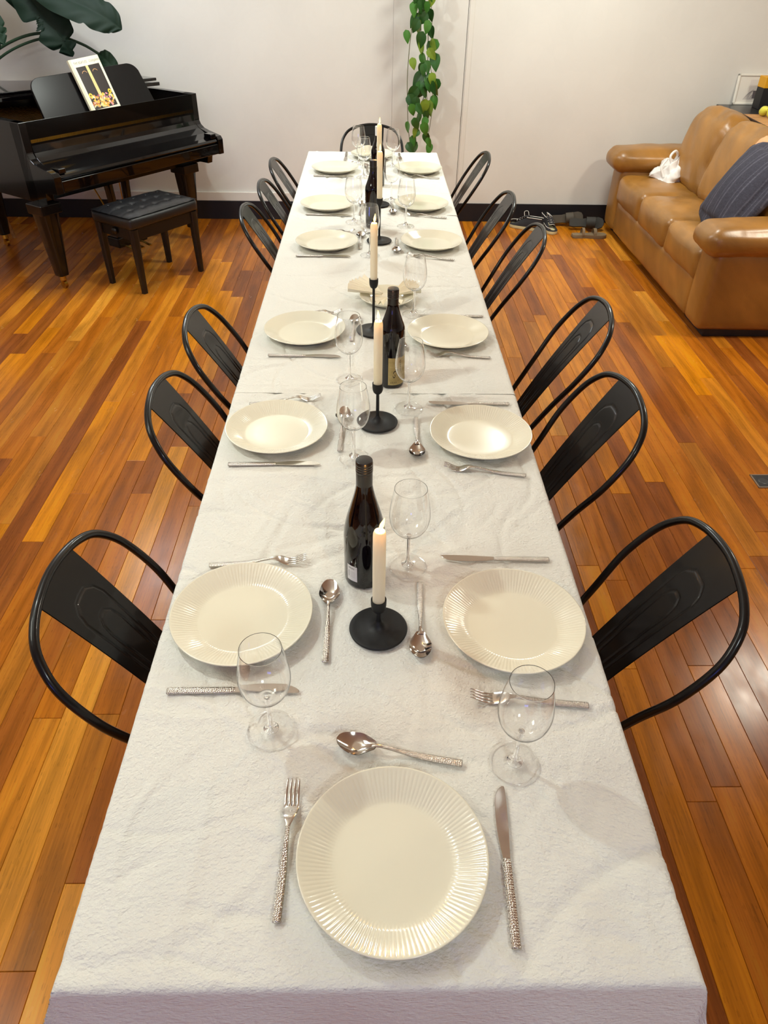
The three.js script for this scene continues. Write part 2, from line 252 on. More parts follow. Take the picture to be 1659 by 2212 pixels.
function cloth(label, z0, z1, y, endNear, endFar, seed, nCreases, extra = []) {
  const r = mulberry(seed), RR = (a, b) => a + (b - a) * r(), L = z0 - z1, cr = [];
  for (let i = 0; i < nCreases; i++) { const a = RR(0, Math.PI * 2), l = RR(0.04, 0.22) * (r() < 0.2 ? 2 : 1); cr.push([RR(TXL, TXR), RR(z1, z0), Math.cos(a), Math.sin(a), l, RR(0.003, 0.009), RR(-0.006, 0.004), RR(-3, 3)]); }
  cr.push(...extra);
  const H = (x, z) => {
    let h = (fbm(x * 7 + seed, z * 7, 3) - 0.45) * 0.003;
    for (const [cx, cz, dx, dz, l, w, a, k] of cr) { const ex = x - cx, ez = z - cz, s = ex * dx + ez * dz; if (Math.abs(s) > l) continue; const t = -ex * dz + ez * dx + k * s * s; if (Math.abs(t) > w * 3.2) continue; const q = 1 - (s / l) * (s / l); h += a * q * Math.exp(-t * t / (w * w)); }
    const seam = (endNear ? 1 : sstep(0, 0.05, z0 - z)) * (endFar ? 1 : sstep(0, 0.05, z - z1)); return clamp(h, lerp(-0.0003, -0.0055, seam), lerp(0.0012, 0.0024, seam));
  };
  // path across an edge: returns [offset outward, drop]
  const edge = (s, drop) => { const rad = 0.009, q = rad * Math.PI / 2; if (s < 0) return [0, 0]; if (s < q) { const a = s / rad; return [rad * Math.sin(a), rad * (1 - Math.cos(a))]; } return [rad + (s - q) * 0.1, rad + (s - q)]; };
  const sideDrop = z => 0.065 + 0.15 * sstep(-0.62, -0.42, z) * (endNear ? 1 : 0), nx = 150, nz = Math.round(L / 0.0065) + (endNear ? 34 : 0);
  const edgeIn = 0.009, xa = TXL + edgeIn, xb = TXR - edgeIn, za = z0 - (endNear ? edgeIn : 0), zb = z1 + (endFar ? edgeIn : 0);
  const g = grid(nx, nz, (u, v) => {
    const dN = endNear ? 0.3 : 0, dF = endFar ? 0.12 : 0, sv = lerp(-dN, za - zb + dF, v), z = za - clamp(sv, 0, za - zb);
    const eN = edge(-sv, dN), eF = edge(sv - (za - zb), dF), dz = eN[0] - eF[0], dropZ = eN[1] + eF[1];
    const sd = sideDrop(z), su = lerp(-sd, xb - xa + sd, u), x = xa + clamp(su, 0, xb - xa);
    const eL = edge(-su, sd), eR = edge(su - (xb - xa), sd), dropX = eL[1] + eR[1];
    const m = Math.min(dropX, dropZ), h = H(x, z), wav = dropZ > 0.012 ? (0.012 * Math.sin(x * 11 + seed) + 0.006 * Math.sin(x * 31)) * sstep(0.01, 0.2, dropZ) : 0, wx = dropX > 0.012 ? 0.004 * Math.sin(z * 19 + seed) * sstep(0.01, 0.06, dropX) : 0;
    return [x - eL[0] + eR[0] + (u < 0.5 ? -1 : 1) * (m * 0.18 + dropZ * 0.07 * sstep(0.3, 0.42, Math.abs(x - 0.016))) + wx, y + h * (1 - sstep(0, 0.03, dropX + dropZ)) - Math.max(dropX, dropZ) - m * 0.25, z + dz + wav + m * 0.12];
  }, 0.95 / 0.28, L / 0.28);
  return tag(mesh('tablecloth', g, M.cloth), label, 'tablecloth', 'white tablecloths');
}
const across = (z, n, s) => { const r = mulberry(s), o = []; for (let i = 0; i < n; i++) o.push([0.016 + (r() - 0.5) * 0.7, z + (r() - 0.5) * 0.06, 1, (r() - 0.5) * 0.16, 0.1 + r() * 0.2, 0.004 + r() * 0.005, 0.0028, (r() - 0.5) * 0.6]); return o; };
const lengthwise = (x, z, l, s) => { const r = mulberry(s), o = []; for (let i = 0; i < 3; i++) o.push([x + (r() - 0.5) * 0.02, z + (r() - 0.5) * l, (r() - 0.5) * 0.1, 1, l * 0.5, 0.004, 0.0016, (r() - 0.5) * 0.3]); return o; };
cloth('crinkled white tablecloth at the near end, hanging over the table edge', -0.325, -1.875, TY, true, false, 11, 210, [...across(-1.83, 9, 3), ...lengthwise(-0.1, -1.2, 0.5, 4), ...lengthwise(-0.09, -0.75, 0.3, 9), ...lengthwise(0.28, -0.6, 0.2, 5)]);
cloth('white tablecloth on the middle of the table between the two cloth seams', -1.845, -3.655, TY + 0.0005, false, false, 23, 130, [...across(-1.87, 7, 6), ...lengthwise(-0.02, -2.2, 0.4, 7), ...lengthwise(0.2, -2.3, 0.6, 8)]);
cloth('white tablecloth at the far end of the table near the hanging vine', -3.63, -5.0, TY, false, true, 37, 90);

// ---------------------------------------------------------------- chairs
const hoopPts = [[0.164, 0.435, -0.166], [0.171, 0.489, -0.195], [0.185, 0.585, -0.248], [0.204, 0.68, -0.304], [0.197, 0.761, -0.356], [0.18, 0.795, -0.378], [0.153, 0.822, -0.396], [0.109, 0.84, -0.409], [0.055, 0.851, -0.416], [0, 0.855, -0.419]];
const backZ = y => -0.166 - (y - 0.435) * 0.5 - 0.038 * Math.pow(clamp((y - 0.44) / 0.415, 0, 1), 2);
const hoopTop = x => { const a = Math.abs(x); return a < 0.055 ? 0.855 - 1.3 * a * a : 0.851 - (a - 0.055) * 0.2; };
function makeChair() {
  const t = thing('metal_chair', '', 'chair', [0, 0, 0], 0, 'black metal chairs around the long table');
  // seat: rounded square, dished, lip turned down
  const prof = [[0, -0.006], [0.35, -0.005], [0.7, -0.002], [0.82, 0.0], [0.86, 0.003], [0.9, 0.0028], [0.96, 0.001], [0.99, -0.003], [1.0, -0.01], [1.0, -0.028]];
  const seat = grid(72, prof.length - 1, (u, v) => {
    const [k, h] = prof[Math.round(v * (prof.length - 1))], a = u * Math.PI * 2, c = Math.cos(a), s = Math.sin(a), m = Math.pow(Math.pow(Math.abs(c), 3.4) + Math.pow(Math.abs(s), 3.4), -1 / 3.4);
    const z = -s * m * 0.18 * k; return [c * m * k * (0.175 + z * 0.12), 0.452 + h, z];
  });
  mesh('seat', mergeVertices(seat.deleteAttribute('uv') && seat, 1e-5), M.chair, t).geometry.computeVertexNormals();
  mesh('back_frame', tube([...hoopPts, ...hoopPts.slice(0, -1).reverse().map(p => [-p[0], p[1], p[2]])], 0.0088, 110, 12), M.chair, t);
  // splat with two embossed outlines
  const outl = [[[0.029, 0.45], [0.047, 0.765], [0.04, 0.784], [0.022, 0.797], [0, 0.799]], [[0.013, 0.45], [0.027, 0.715], [0.022, 0.738], [0.01, 0.75], [0, 0.751]]];
  const groove = (x, y) => { const ax = Math.abs(x); let d2 = 1; for (const L of outl) for (let i = 0; i < L.length - 1; i++) { const [x0, y0] = L[i], [x1, y1] = L[i + 1], ex = x1 - x0, ey = y1 - y0, t = clamp(((ax - x0) * ex + (y - y0) * ey) / (ex * ex + ey * ey), 0, 1), qx = ax - x0 - t * ex, qy = y - y0 - t * ey; d2 = Math.min(d2, qx * qx + qy * qy); } return -0.0022 * Math.exp(-d2 / 0.0000042); };
  const splat = (off, nu, nv) => grid(nu, nv, (u, v) => { const w0 = lerp(0.058, 0.08, v), x = (u - 0.5) * 2 * w0, y = lerp(0.43, hoopTop(x) + 0.003, v); return [x, y, backZ(y) + off + (nu > 40 ? groove(x, y) : 0) + 0.10 * x * x]; });
  const back = splat(-0.003, 12, 24), ix = back.index.array; for (let i = 0; i < ix.length; i += 3) { const a = ix[i]; ix[i] = ix[i + 1]; ix[i + 1] = a; } back.computeVertexNormals();
  mesh('backrest', [splat(0, 76, 150), back], M.chair, t);
  for (const [sx, sz] of [[-1, 1], [1, 1], [-1, -1], [1, -1]]) {
    const leg = mesh('leg', post([sx * (sz > 0 ? 0.19 : 0.2), 0.012, sz > 0 ? 0.2 : -0.215], [sx * (sz > 0 ? 0.165 : 0.15), 0.44, sz * 0.155], 0.013, 0.013, 0.024, 0.022, 2.5), M.chair, t);
    mesh('foot_cap', post([sx * (sz > 0 ? 0.191 : 0.201), 0, sz > 0 ? 0.2 : -0.215], [sx * (sz > 0 ? 0.19 : 0.2), 0.02, sz > 0 ? 0.2 : -0.215], 0.016, 0.016, 0.015, 0.015, 2.5), M.rubber, leg);
  }
  mesh('stretcher', [tube([[-0.174, 0.25, 0.175], [0, 0.405, 0], [0.174, 0.25, -0.18]], 0.005, 24, 8), tube([[0.174, 0.25, 0.175], [0, 0.395, 0], [-0.174, 0.25, -0.18]], 0.005, 24, 8)], M.chair, t);
  return t;
}
const ORD = ['first', 'second', 'third', 'fourth', 'fifth', 'sixth'];
{
  const L = [[-0.175, -0.966, -0.012], [-0.152, -1.677, 0.006], [-0.155, -2.148, 0], [-0.155, -3.345, 0.0], [-0.13, -3.782, 0], [-0.125, -4.245, 0]];
  const Rr = [[0.282, -1.03, -0.028], [0.29, -1.66, 0.058], [0.367, -2.265, -0.042], [0.311, -3.091, -0.03], [0.265, -3.599, 0], [0.261, -4.464, 0]];
  const ch = makeChair(); let first = true;
  const put = (x, z, a, label) => { if (first) { first = false; ch.position.set(x, 0, z); ch.rotation.y = a; ch.userData.label = label; } else dup(ch, label, [x, 0, z], a); };
  L.forEach(([x, z, r], i) => put(x, z, Math.PI / 2 + r, `black metal chair with hoop back, ${ORD[i]} from the near end on the piano side`));
  Rr.forEach(([x, z, r], i) => put(x, z, -Math.PI / 2 + r, `black metal chair with hoop back, ${ORD[i]} from the near end on the sofa side`));
  put(0.01, -4.87, 0, 'black metal chair at the far head of the table, in front of the wall');
}

// ---------------------------------------------------------------- plates
function plateGeo(ribs, per, r = 0.135, foot = 0.08) {
  const seg = ribs * per, k = r / 0.135, pr = [[0, 0.0045, 0], [0.03, 0.0045, 0], [0.06, 0.0046, 0], [0.083, 0.0052, 0], [0.089, 0.0064, 0.5], [0.096, 0.0092, 1], [0.105, 0.0136, 1], [0.115, 0.0182, 1], [0.124, 0.0222, 1], [0.129, 0.0243, 0.9], [0.1318, 0.0256, 0.2], [0.1336, 0.0263, 0], [0.135, 0.0258, 0], [0.1352, 0.0246, 0], [0.1335, 0.0228, 0], [0.124, 0.0178, 0], [0.105, 0.0086, 0], [0.092, 0.003, 0], [0.084, 0.0003, 0], [0.08, 0, 0], [0.076, 0.0016, 0], [0, 0.0018, 0]];
  const P = [], I = [];
  pr.forEach(([rr, y, a]) => { for (let i = 0; i < seg; i++) { const t = i / seg * Math.PI * 2, d = per > 1 ? a * 0.00024 * (Math.abs(Math.cos(ribs / 2 * t)) * 2 - 1) : 0; P.push(rr * k * Math.cos(t) - d * 0.3 * Math.cos(t), y + d, -rr * k * Math.sin(t) + d * 0.3 * Math.sin(t)); } });
  for (let j = 0; j < pr.length - 1; j++) for (let i = 0; i < seg; i++) { const a = j * seg + i, b = j * seg + (i + 1) % seg, c = a + seg, d = b + seg; if (j > 0) I.push(a, c, b); if (j < pr.length - 2) I.push(b, c, d); else I.push(b, c, b); }
  const g = new THREE.BufferGeometry(); g.setAttribute('position', new THREE.Float32BufferAttribute(P, 3)); g.setIndex(I); g.computeVertexNormals(); return g;
}
const plateHi = plateGeo(116, 6), plateLo = plateGeo(116, 2);
{
  const G = 'cream ribbed dinner plates', put = (x, z, geo, label) => { const m = mesh('dinner_plate', geo, M.china); m.position.set(x, OBJ, z); tag(m, label, 'plate', G); };
  put(0.033, -0.484, plateHi, 'large cream ribbed dinner plate at the near head of the table');
  [[-0.244, -0.951], [-0.247, -1.625], [-0.218, -2.249], [-0.188, -3.159], [-0.212, -3.74], [-0.204, -4.482]].forEach(([x, z], i) => put(x, z, i < 2 ? plateHi : plateLo, `cream ribbed dinner plate, ${ORD[i]} from the near end on the piano side`));
  [[0.275, -0.933], [0.293, -1.602], [0.26, -2.231], [0.269, -3.175], [0.257, -3.755], [0.283, -4.487]].forEach(([x, z], i) => put(x, z, i < 2 ? plateHi : plateLo, `cream ribbed dinner plate, ${ORD[i]} from the near end on the sofa side`));
  put(0.015, -4.84, plateLo, 'cream dinner plate at the far head of the table behind the bottles');
}

// ---------------------------------------------------------------- wine glasses
{
  const bowl = [[0.0035, 0.0865], [0.010, 0.0875], [0.018, 0.091], [0.026, 0.0975], [0.033, 0.106], [0.038, 0.117], [0.0405, 0.129], [0.0412, 0.139], [0.0405, 0.151], [0.0385, 0.167], [0.036, 0.182], [0.0335, 0.196], [0.0322, 0.204]];
  const inner = bowl.map(([r, y], i) => [Math.max(0.0001, r - (i < 3 ? 0.0018 : 0.0011)), i < 3 ? Math.max(y + 0.003, 0.0925) : y + 0.0006 * (bowl.length - i) / 4]).reverse();
  const sm = (pts, n) => new THREE.SplineCurve(pts.map(p => new THREE.Vector2(...p))).getPoints(n).map(p => [Math.max(p.x, 0.00005), p.y]);
  const gBowl = lathe(sm(bowl, 40), 72), gIn = lathe([...sm([[0.0001, 0.0955], [0.006, 0.0952], [0.012, 0.0962], [0.020, 0.0995], [0.028, 0.106], [0.034, 0.115], [0.0385, 0.126], [0.0400, 0.139], [0.0394, 0.151], [0.0375, 0.167], [0.0350, 0.182], [0.0326, 0.196], [0.0313, 0.204]], 40)], 72);
  const gRim = new THREE.TorusGeometry(0.0318, 0.0006, 8, 72).rotateX(Math.PI / 2).translate(0, 0.2042, 0);
  const gStem = lathe(sm([[0.0001, 0.0862], [0.004, 0.086], [0.0056, 0.0852], [0.005, 0.083], [0.0042, 0.079], [0.0037, 0.06], [0.0038, 0.035], [0.0045, 0.022], [0.0065, 0.0145], [0.0105, 0.0095], [0.0125, 0.0068], [0.0001, 0.0062]], 48), 32);
  const gFoot = lathe([[0.0001, 0.0062], [0.0115, 0.0062], [0.0165, 0.0046], [0.025, 0.0034], [0.034, 0.0027], [0.0385, 0.0023], [0.0392, 0.0014], [0.0385, 0.0004], [0.03, 0.0006], [0.0001, 0.0012]], 64);
  const t = thing('wine_glass', '', 'glass', [0, 0, 0], 0, 'empty wine glasses');
  const wall = sm(bowl, 44), inn = wall.map((p, i) => { const q = wall[Math.min(i + 1, wall.length - 1)], o = wall[Math.max(i - 1, 0)], dx = q[0] - o[0], dy = q[1] - o[1], l = Math.hypot(dx, dy), th = i < 5 ? 0.0022 : lerp(0.0015, 0.0005, clamp((i - 5) / 30, 0, 1)); return [Math.max(0.00005, p[0] - dy / l * th), p[1] + dx / l * th]; }).reverse();
  mesh('bowl', lathe([[0.00005, 0.0863], ...wall, [0.03205, 0.2042], ...inn, [0.00005, 0.0888]], 80), M.glassSolid, t); mesh('stem', gStem, M.glassSolid, t); const ft = mesh('foot', gFoot, M.glass, t); mesh('foot_edge', new THREE.TorusGeometry(0.0388, 0.0011, 10, 80).rotateX(Math.PI / 2).translate(0, 0.0013, 0), M.glassSolid, ft);
  const spots = [[-0.162, -0.702, 'near the left front, overlapping the first plate on the piano side'], [0.232, -0.639, 'right of the near head plate, casting a long shadow'], [0.08, -1.102, 'right of the nearest wine bottle'], [-0.04, -1.509, 'with a spoon seen through it, left of the second candle'], [-0.061, -1.926, 'left of the middle wine bottle'], [0.109, -1.757, 'in front of the tan label of the middle bottle'], [0.155, -2.42, 'right of the side plate with the folded napkins'], [-0.001, -3.033, 'in front of the fourth candle, near the table middle'], [0.166, -3.44, 'beside the fifth plate on the sofa side'], [-0.076, -3.496, 'beside the fifth plate on the piano side'], [0.108, -3.87, 'right of the fifth candle'], [-0.036, -4.339, 'left of the white capped bottle'], [-0.069, -4.656, 'farthest on the left by the far head plate'], [0.133, -4.585, 'farthest on the right by the far head plate']];
  spots.forEach(([x, z, l], i) => { const label = 'empty stemmed wine glass ' + l; if (!i) { t.position.set(x, OBJ, z); t.userData.label = label; } else dup(t, label, [x, OBJ, z], i); });
}

// ---------------------------------------------------------------- bottles
function canvasTex(w, h, draw) { const c = document.createElement('canvas'); c.width = w; c.height = h; draw(c.getContext('2d'), w, h); const t = new THREE.CanvasTexture(c); t.colorSpace = THREE.SRGBColorSpace; t.anisotropy = 4; return t; }
function makeBottle(label, x, z, kind, turn, capMat) {
  const t = thing('wine_bottle', label, 'bottle', [x, OBJ, z], turn, 'wine bottles');
  const rb = kind ? 0.0365 : 0.0415, prof = kind
    ? [[0.0001, 0.004], [0.03, 0.0005], [0.034, 0.002], [rb, 0.007], [rb, 0.05], [rb, 0.13], [rb, 0.165], [0.0345, 0.182], [0.028, 0.2], [0.0205, 0.222], [0.0162, 0.242], [0.0148, 0.262], [0.0146, 0.285], [0.0001, 0.287]]
    : [[0.0001, 0.004], [0.034, 0.0005], [0.039, 0.002], [rb, 0.007], [rb, 0.05], [rb, 0.1], [0.041, 0.12], [0.0385, 0.14], [0.0335, 0.163], [0.0265, 0.188], [0.0205, 0.21], [0.0165, 0.23], [0.0148, 0.25], [0.0146, 0.285], [0.0001, 0.287]];
  const c = []; for (let i = 0; i < prof.length - 1; i++) { const a = prof[i], b = prof[i + 1]; for (let k = 0; k < 5; k++) c.push([lerp(a[0], b[0], k / 5), lerp(a[1], b[1], k / 5)]); } c.push(prof[prof.length - 1]);
  mesh('bottle_body', lathe(new THREE.SplineCurve(prof.map(p => new THREE.Vector2(...p))).getPoints(90).map(p => [Math.max(0.0001, p.x), Math.max(0, p.y)]), 64), M.bottle, t);
  const cap = [[0.0152, 0.228 + 0.006], [0.0157, 0.236], [0.0157, 0.262], [0.0153, 0.2625], [0.0153, 0.2635], [0.0159, 0.264]];
  if (capMat === M.capsule) for (let i = 0; i < 4; i++) { const y = 0.2655 + i * 0.0052; cap.push([0.0159, y], [0.0162, y + 0.0012], [0.0162, y + 0.0035], [0.0157, y + 0.0042]); } else cap.push([0.0159, 0.285]);
  cap.push([0.0157, 0.2885], [0.0148, 0.29], [0.0001, 0.2902]);
  mesh('screw_cap', lathe(cap, 48), capMat, t);
  return { t, rb };
}
function wrapLabel(name, parent, r, a0, a1, y0, y1, mat) { return mesh(name, grid(24, 4, (u, v) => { const a = lerp(a0, a1, u); return [r * Math.sin(a), lerp(y0, y1, v), r * Math.cos(a)]; }), mat, parent); }
{
  const b1 = makeBottle('dark red wine bottle with a small white sticker, nearest on the table', -0.01, -1.074, 0, 0, M.capsule);
  wrapLabel('sticker', b1.t, b1.rb + 0.0004, -0.95, -0.36, 0.018, 0.058, std({ roughness: 0.6, map: canvasTex(256, 300, (g, w, h) => { g.fillStyle = '#efeeea'; g.fillRect(0, 0, w, h); g.fillStyle = '#6a6660'; g.font = 'bold 44px sans-serif'; g.fillText('1002AU', 34, 66); g.fillStyle = '#8a8780'; g.fillRect(40, 110, 16, 120); g.fillStyle = '#d4d2cc'; for (let i = 0; i < 5; i++) g.fillRect(84, 116 + i * 26, 130, 8); }) }));
  const b2 = makeBottle('dark wine bottle with a tan swirl label, in the middle of the table', 0.064, -1.908, 1, 0, M.capsule);
  wrapLabel('paper_label', b2.t, b2.rb + 0.0004, -0.3, 1.75, 0.012, 0.098, std({ roughness: 0.7, map: canvasTex(512, 320, (g, w, h) => {
    g.fillStyle = '#ab9a66'; g.fillRect(0, 0, w, h); for (let i = 0; i < 60; i++) { g.fillStyle = i % 2 ? 'rgba(140,126,74,0.3)' : 'rgba(196,180,128,0.3)'; g.fillRect((i * 97) % w, (i * 53) % h, 60, 18); }
    g.strokeStyle = '#241a0c'; g.lineWidth = 11; g.beginPath(); g.arc(120, 210, 20, 5.2, 3.4, false); g.stroke(); g.beginPath(); g.arc(146, 196, 44, 3.4, 4.9); g.stroke();
    g.fillStyle = '#241a0c'; g.font = 'bold 30px serif'; g.fillText('A B J A A', 44, 300); g.lineWidth = 7; for (const y of [50, 100, 150]) { g.beginPath(); g.arc(240, y, 16, 0.6, 5.4); g.stroke(); }
  }) }));
  makeBottle('dark wine bottle standing behind the fourth candle', 0.013, -3.41, 1, 0, M.capsule);
  makeBottle('dark wine bottle with a white cap, farthest on the table', 0.041, -4.17, 1, 0, M.whiteCap);
}

// ---------------------------------------------------------------- candles
{
  const spots = [[0.017, -0.924, 0.083, 0.163, 'nearest', 0.3], [0.021, -1.677, 0.124, 0.17, 'second nearest', -0.1], [0.012, -2.27, 0.183, 0.172, 'third nearest, in front of the napkins', 0.1], [0.04, -3.215, 0.183, 0.18, 'fourth nearest', 0], [0.043, -3.785, 0.183, 0.182, 'farthest', 0.05]];
  spots.forEach(([x, z, hh, ch, l, tilt]) => {
    const h = thing('candle_holder', `black iron candle holder with round foot, ${l.split(',')[0]} on the table`, 'candle holder', [x, OBJ, z], 0, 'black candle holders along the table');
    mesh('foot', lathe([[0.0001, 0], [0.05, 0], [0.0545, 0.0025], [0.0555, 0.006], [0.0535, 0.0082], [0.046, 0.0072], [0.034, 0.0066], [0.02, 0.0085], [0.012, 0.0125], [0.0075, 0.019], [0.005, 0.026]], 72), M.iron, h);
    mesh('stem', new THREE.CylinderGeometry(0.0042, 0.0047, hh - 0.03 - 0.02, 20).translate(0, 0.02 + (hh - 0.05) / 2, 0), M.iron, h);
    mesh('cup', lathe([[0.0042, hh - 0.034], [0.008, hh - 0.031], [0.0115, hh - 0.027], [0.0138, hh - 0.02], [0.0145, hh - 0.012], [0.0145, hh - 0.001], [0.0138, hh], [0.0126, hh - 0.001], [0.0122, hh - 0.02], [0.0001, hh - 0.021]], 40), M.iron, h);
    const c = thing('candle', `lit cream candle, ${l.replace(', in front of the napkins', ' before the napkins')} on the table`, 'candle', [x, OBJ + hh - 0.02, z], 0, 'lit cream candles along the table');
    const H = ch + 0.02; mesh('wax', lathe([[0.0001, 0], [0.0108, 0], [0.0115, 0.003], [0.0117, H * 0.5], [0.0115, H - 0.012], [0.0111, H - 0.005], [0.0093, H], [0.007, H + 0.0018], [0.0045, H - 0.0005], [0.0001, H - 0.0015]], 40), M.wax, c);
    mesh('wick', tube([[0, H - 0.002, 0], [0.0002, H + 0.003, 0], [0.0012, H + 0.007, 0.0003]], 0.0007, 8, 6), M.wick, c);
    const fl = lathe([[0.0001, 0], [0.002, 0.0015], [0.0034, 0.005], [0.0036, 0.009], [0.0028, 0.0145], [0.0016, 0.02], [0.0001, 0.0255]].map(p => [p[0] * 1.05, p[1]]), 20); fl.rotateZ(-tilt).translate(0.001, H + 0.004, 0);
    mesh('flame', fl, M.flame, c);
    const pl = new THREE.PointLight(0xffb45a, 0.045); pl.name = 'candle_glow'; pl.position.set(0.001 + 0.008 * Math.sin(tilt), H + 0.013, 0); pl.castShadow = true; pl.shadow.radius = 0.15; c.add(pl);
  });
}

// ---------------------------------------------------------------- cutlery, lying along +x from the handle end
function handleSt(a, b) { return [[0, 0.0034, 0.001, 0.0005], [0.0004, 0.0034, 0.0062, 0.0026], [0.002, 0.0034, 0.0066, 0.0031], [a * 0.4, 0.0036, 0.0062, 0.003], [a * 0.8, 0.0046, 0.0048, 0.0026], [a, 0.006, b, 0.0022]]; }
const uvAlong = g => { const p = g.attributes.position, u = []; for (let i = 0; i < p.count; i++) u.push(p.getX(i) / 0.03, p.getZ(i) / 0.03 + p.getY(i) / 0.03); g.setAttribute('uv', new THREE.Float32BufferAttribute(u, 2)); return g; };
function makeKnife() {
  const t = new THREE.Group(); t.name = 'dinner_knife';
  mesh('handle', uvAlong(bar([[0, 0.0036, 0.001, 0.0005], [0.0004, 0.0036, 0.0064, 0.003], [0.002, 0.0036, 0.0068, 0.0034], [0.06, 0.0036, 0.0066, 0.0034], [0.112, 0.0036, 0.006, 0.003], [0.118, 0.0036, 0.0048, 0.0024]])), M.hammered, t);
  const s = new THREE.Shape(); s.moveTo(0.116, -0.0045); s.lineTo(0.13, -0.0062); s.bezierCurveTo(0.15, -0.0095, 0.19, -0.0105, 0.213, -0.0065); s.bezierCurveTo(0.224, -0.003, 0.2305, 0.004, 0.2295, 0.007); s.bezierCurveTo(0.226, 0.0095, 0.2, 0.0085, 0.17, 0.0078); s.lineTo(0.116, 0.0048); s.closePath();
  mesh('blade', new THREE.ExtrudeGeometry(s, { depth: 0.0008, bevelEnabled: true, bevelThickness: 0.0004, bevelSize: 0.0006, bevelSegments: 1, curveSegments: 16 }).rotateX(Math.PI / 2).translate(0, 0.0042, 0), M.steel, t);
  return t;
}
function makeFork() {
  const t = new THREE.Group(); t.name = 'dinner_fork'; const yy = x => 0.0034 + 0.010 * sstep(0.06, 0.138, x) - 0.0115 * sstep(0.138, 0.168, x) + 0.011 * sstep(0.17, 0.205, x);
  mesh('handle', uvAlong(bar([[0, 0.0034, 0.001, 0.0005], [0.0004, 0.0034, 0.006, 0.0026], [0.002, 0.0034, 0.0064, 0.003], ...[0.03, 0.06, 0.08, 0.1, 0.115, 0.128].map(x => [x, yy(x), lerp(0.0062, 0.0032, sstep(0.05, 0.128, x)), 0.0024])])), M.hammered, t);
  const parts = [bar([0.124, 0.13, 0.138, 0.145, 0.15, 0.155, 0.16, 0.165].map(x => [x, yy(x), x < 0.14 ? lerp(0.0032, 0.0075, sstep(0.128, 0.142, x)) : lerp(0.0075, 0.0122, sstep(0.14, 0.155, x)), 0.0011]), 12, 4)];
  for (let k = 0; k < 4; k++) { const zc = x => (k - 1.5) * lerp(0.0063, 0.0058, (x - 0.162) / 0.043); const b = bar([0.162, 0.17, 0.178, 0.186, 0.194, 0.201, 0.2045].map(x => [x, yy(x), x > 0.204 ? 0.0006 : lerp(0.0023, 0.0013, (x - 0.162) / 0.042), 0.0009]), 8, 4); const p = b.attributes.position; for (let i = 0; i < p.count; i++) p.setZ(i, p.getZ(i) + zc(p.getX(i))); parts.push(b); }
  mesh('head', parts, M.steel, t); return t;
}
function makeSpoon() {
  const t = new THREE.Group(); t.name = 'dessert_spoon'; const yy = x => 0.0034 + 0.0095 * sstep(0.06, 0.14, x);
  mesh('handle', uvAlong(bar([[0, 0.0034, 0.001, 0.0005], [0.0004, 0.0034, 0.006, 0.0026], [0.002, 0.0034, 0.0064, 0.003], ...[0.03, 0.06, 0.08, 0.1, 0.115, 0.13].map(x => [x, yy(x), lerp(0.0062, 0.003, sstep(0.05, 0.13, x)), 0.0024])])), M.hammered, t);
  const outline = x => { const s = clamp((x - 0.14) / 0.066, 0, 1); const q = Math.pow(s, 0.86); return 0.0208 * Math.sqrt(Math.max(0, 4 * q * (1 - q))) * (0.5 + 0.5 * sstep(0, 0.5, s)) + (s < 0.5 ? 0.003 * (1 - s * 2) : 0); };
  const rimY = x => yy(Math.min(x, 0.14)) - 0.004 * sstep(0.14, 0.175, x) + 0.0055 * sstep(0.175, 0.206, x);
  const sheet = off => grid(22, 40, (u, v) => { const x = lerp(0.14, 0.2062, v), w = outline(x), z = (u - 0.5) * 2 * w, q = clamp(1 - Math.pow((u - 0.5) * 2, 2), 0, 1), s = (x - 0.14) / 0.0662, dep = 0.0088 * Math.pow(clamp(Math.sin(Math.PI * Math.pow(s, 0.9)), 0, 1), 0.8) * q; return [x, Math.max(rimY(x) - dep - off, 0.0003 + (off ? 0 : 0.001)), z]; });
  mesh('bowl', [sheet(0), sheet(0.0011), bar([[0.122, yy(0.122), 0.0032, 0.0022], [0.132, yy(0.132), 0.0031, 0.0018], [0.141, yy(0.141), 0.0036, 0.0013], [0.147, yy(0.14) - 0.001, 0.005, 0.0008]])], std({ color: 0xd2cdc6, roughness: 0.12, metalness: 1, side: THREE.DoubleSide }), t); return t;
}
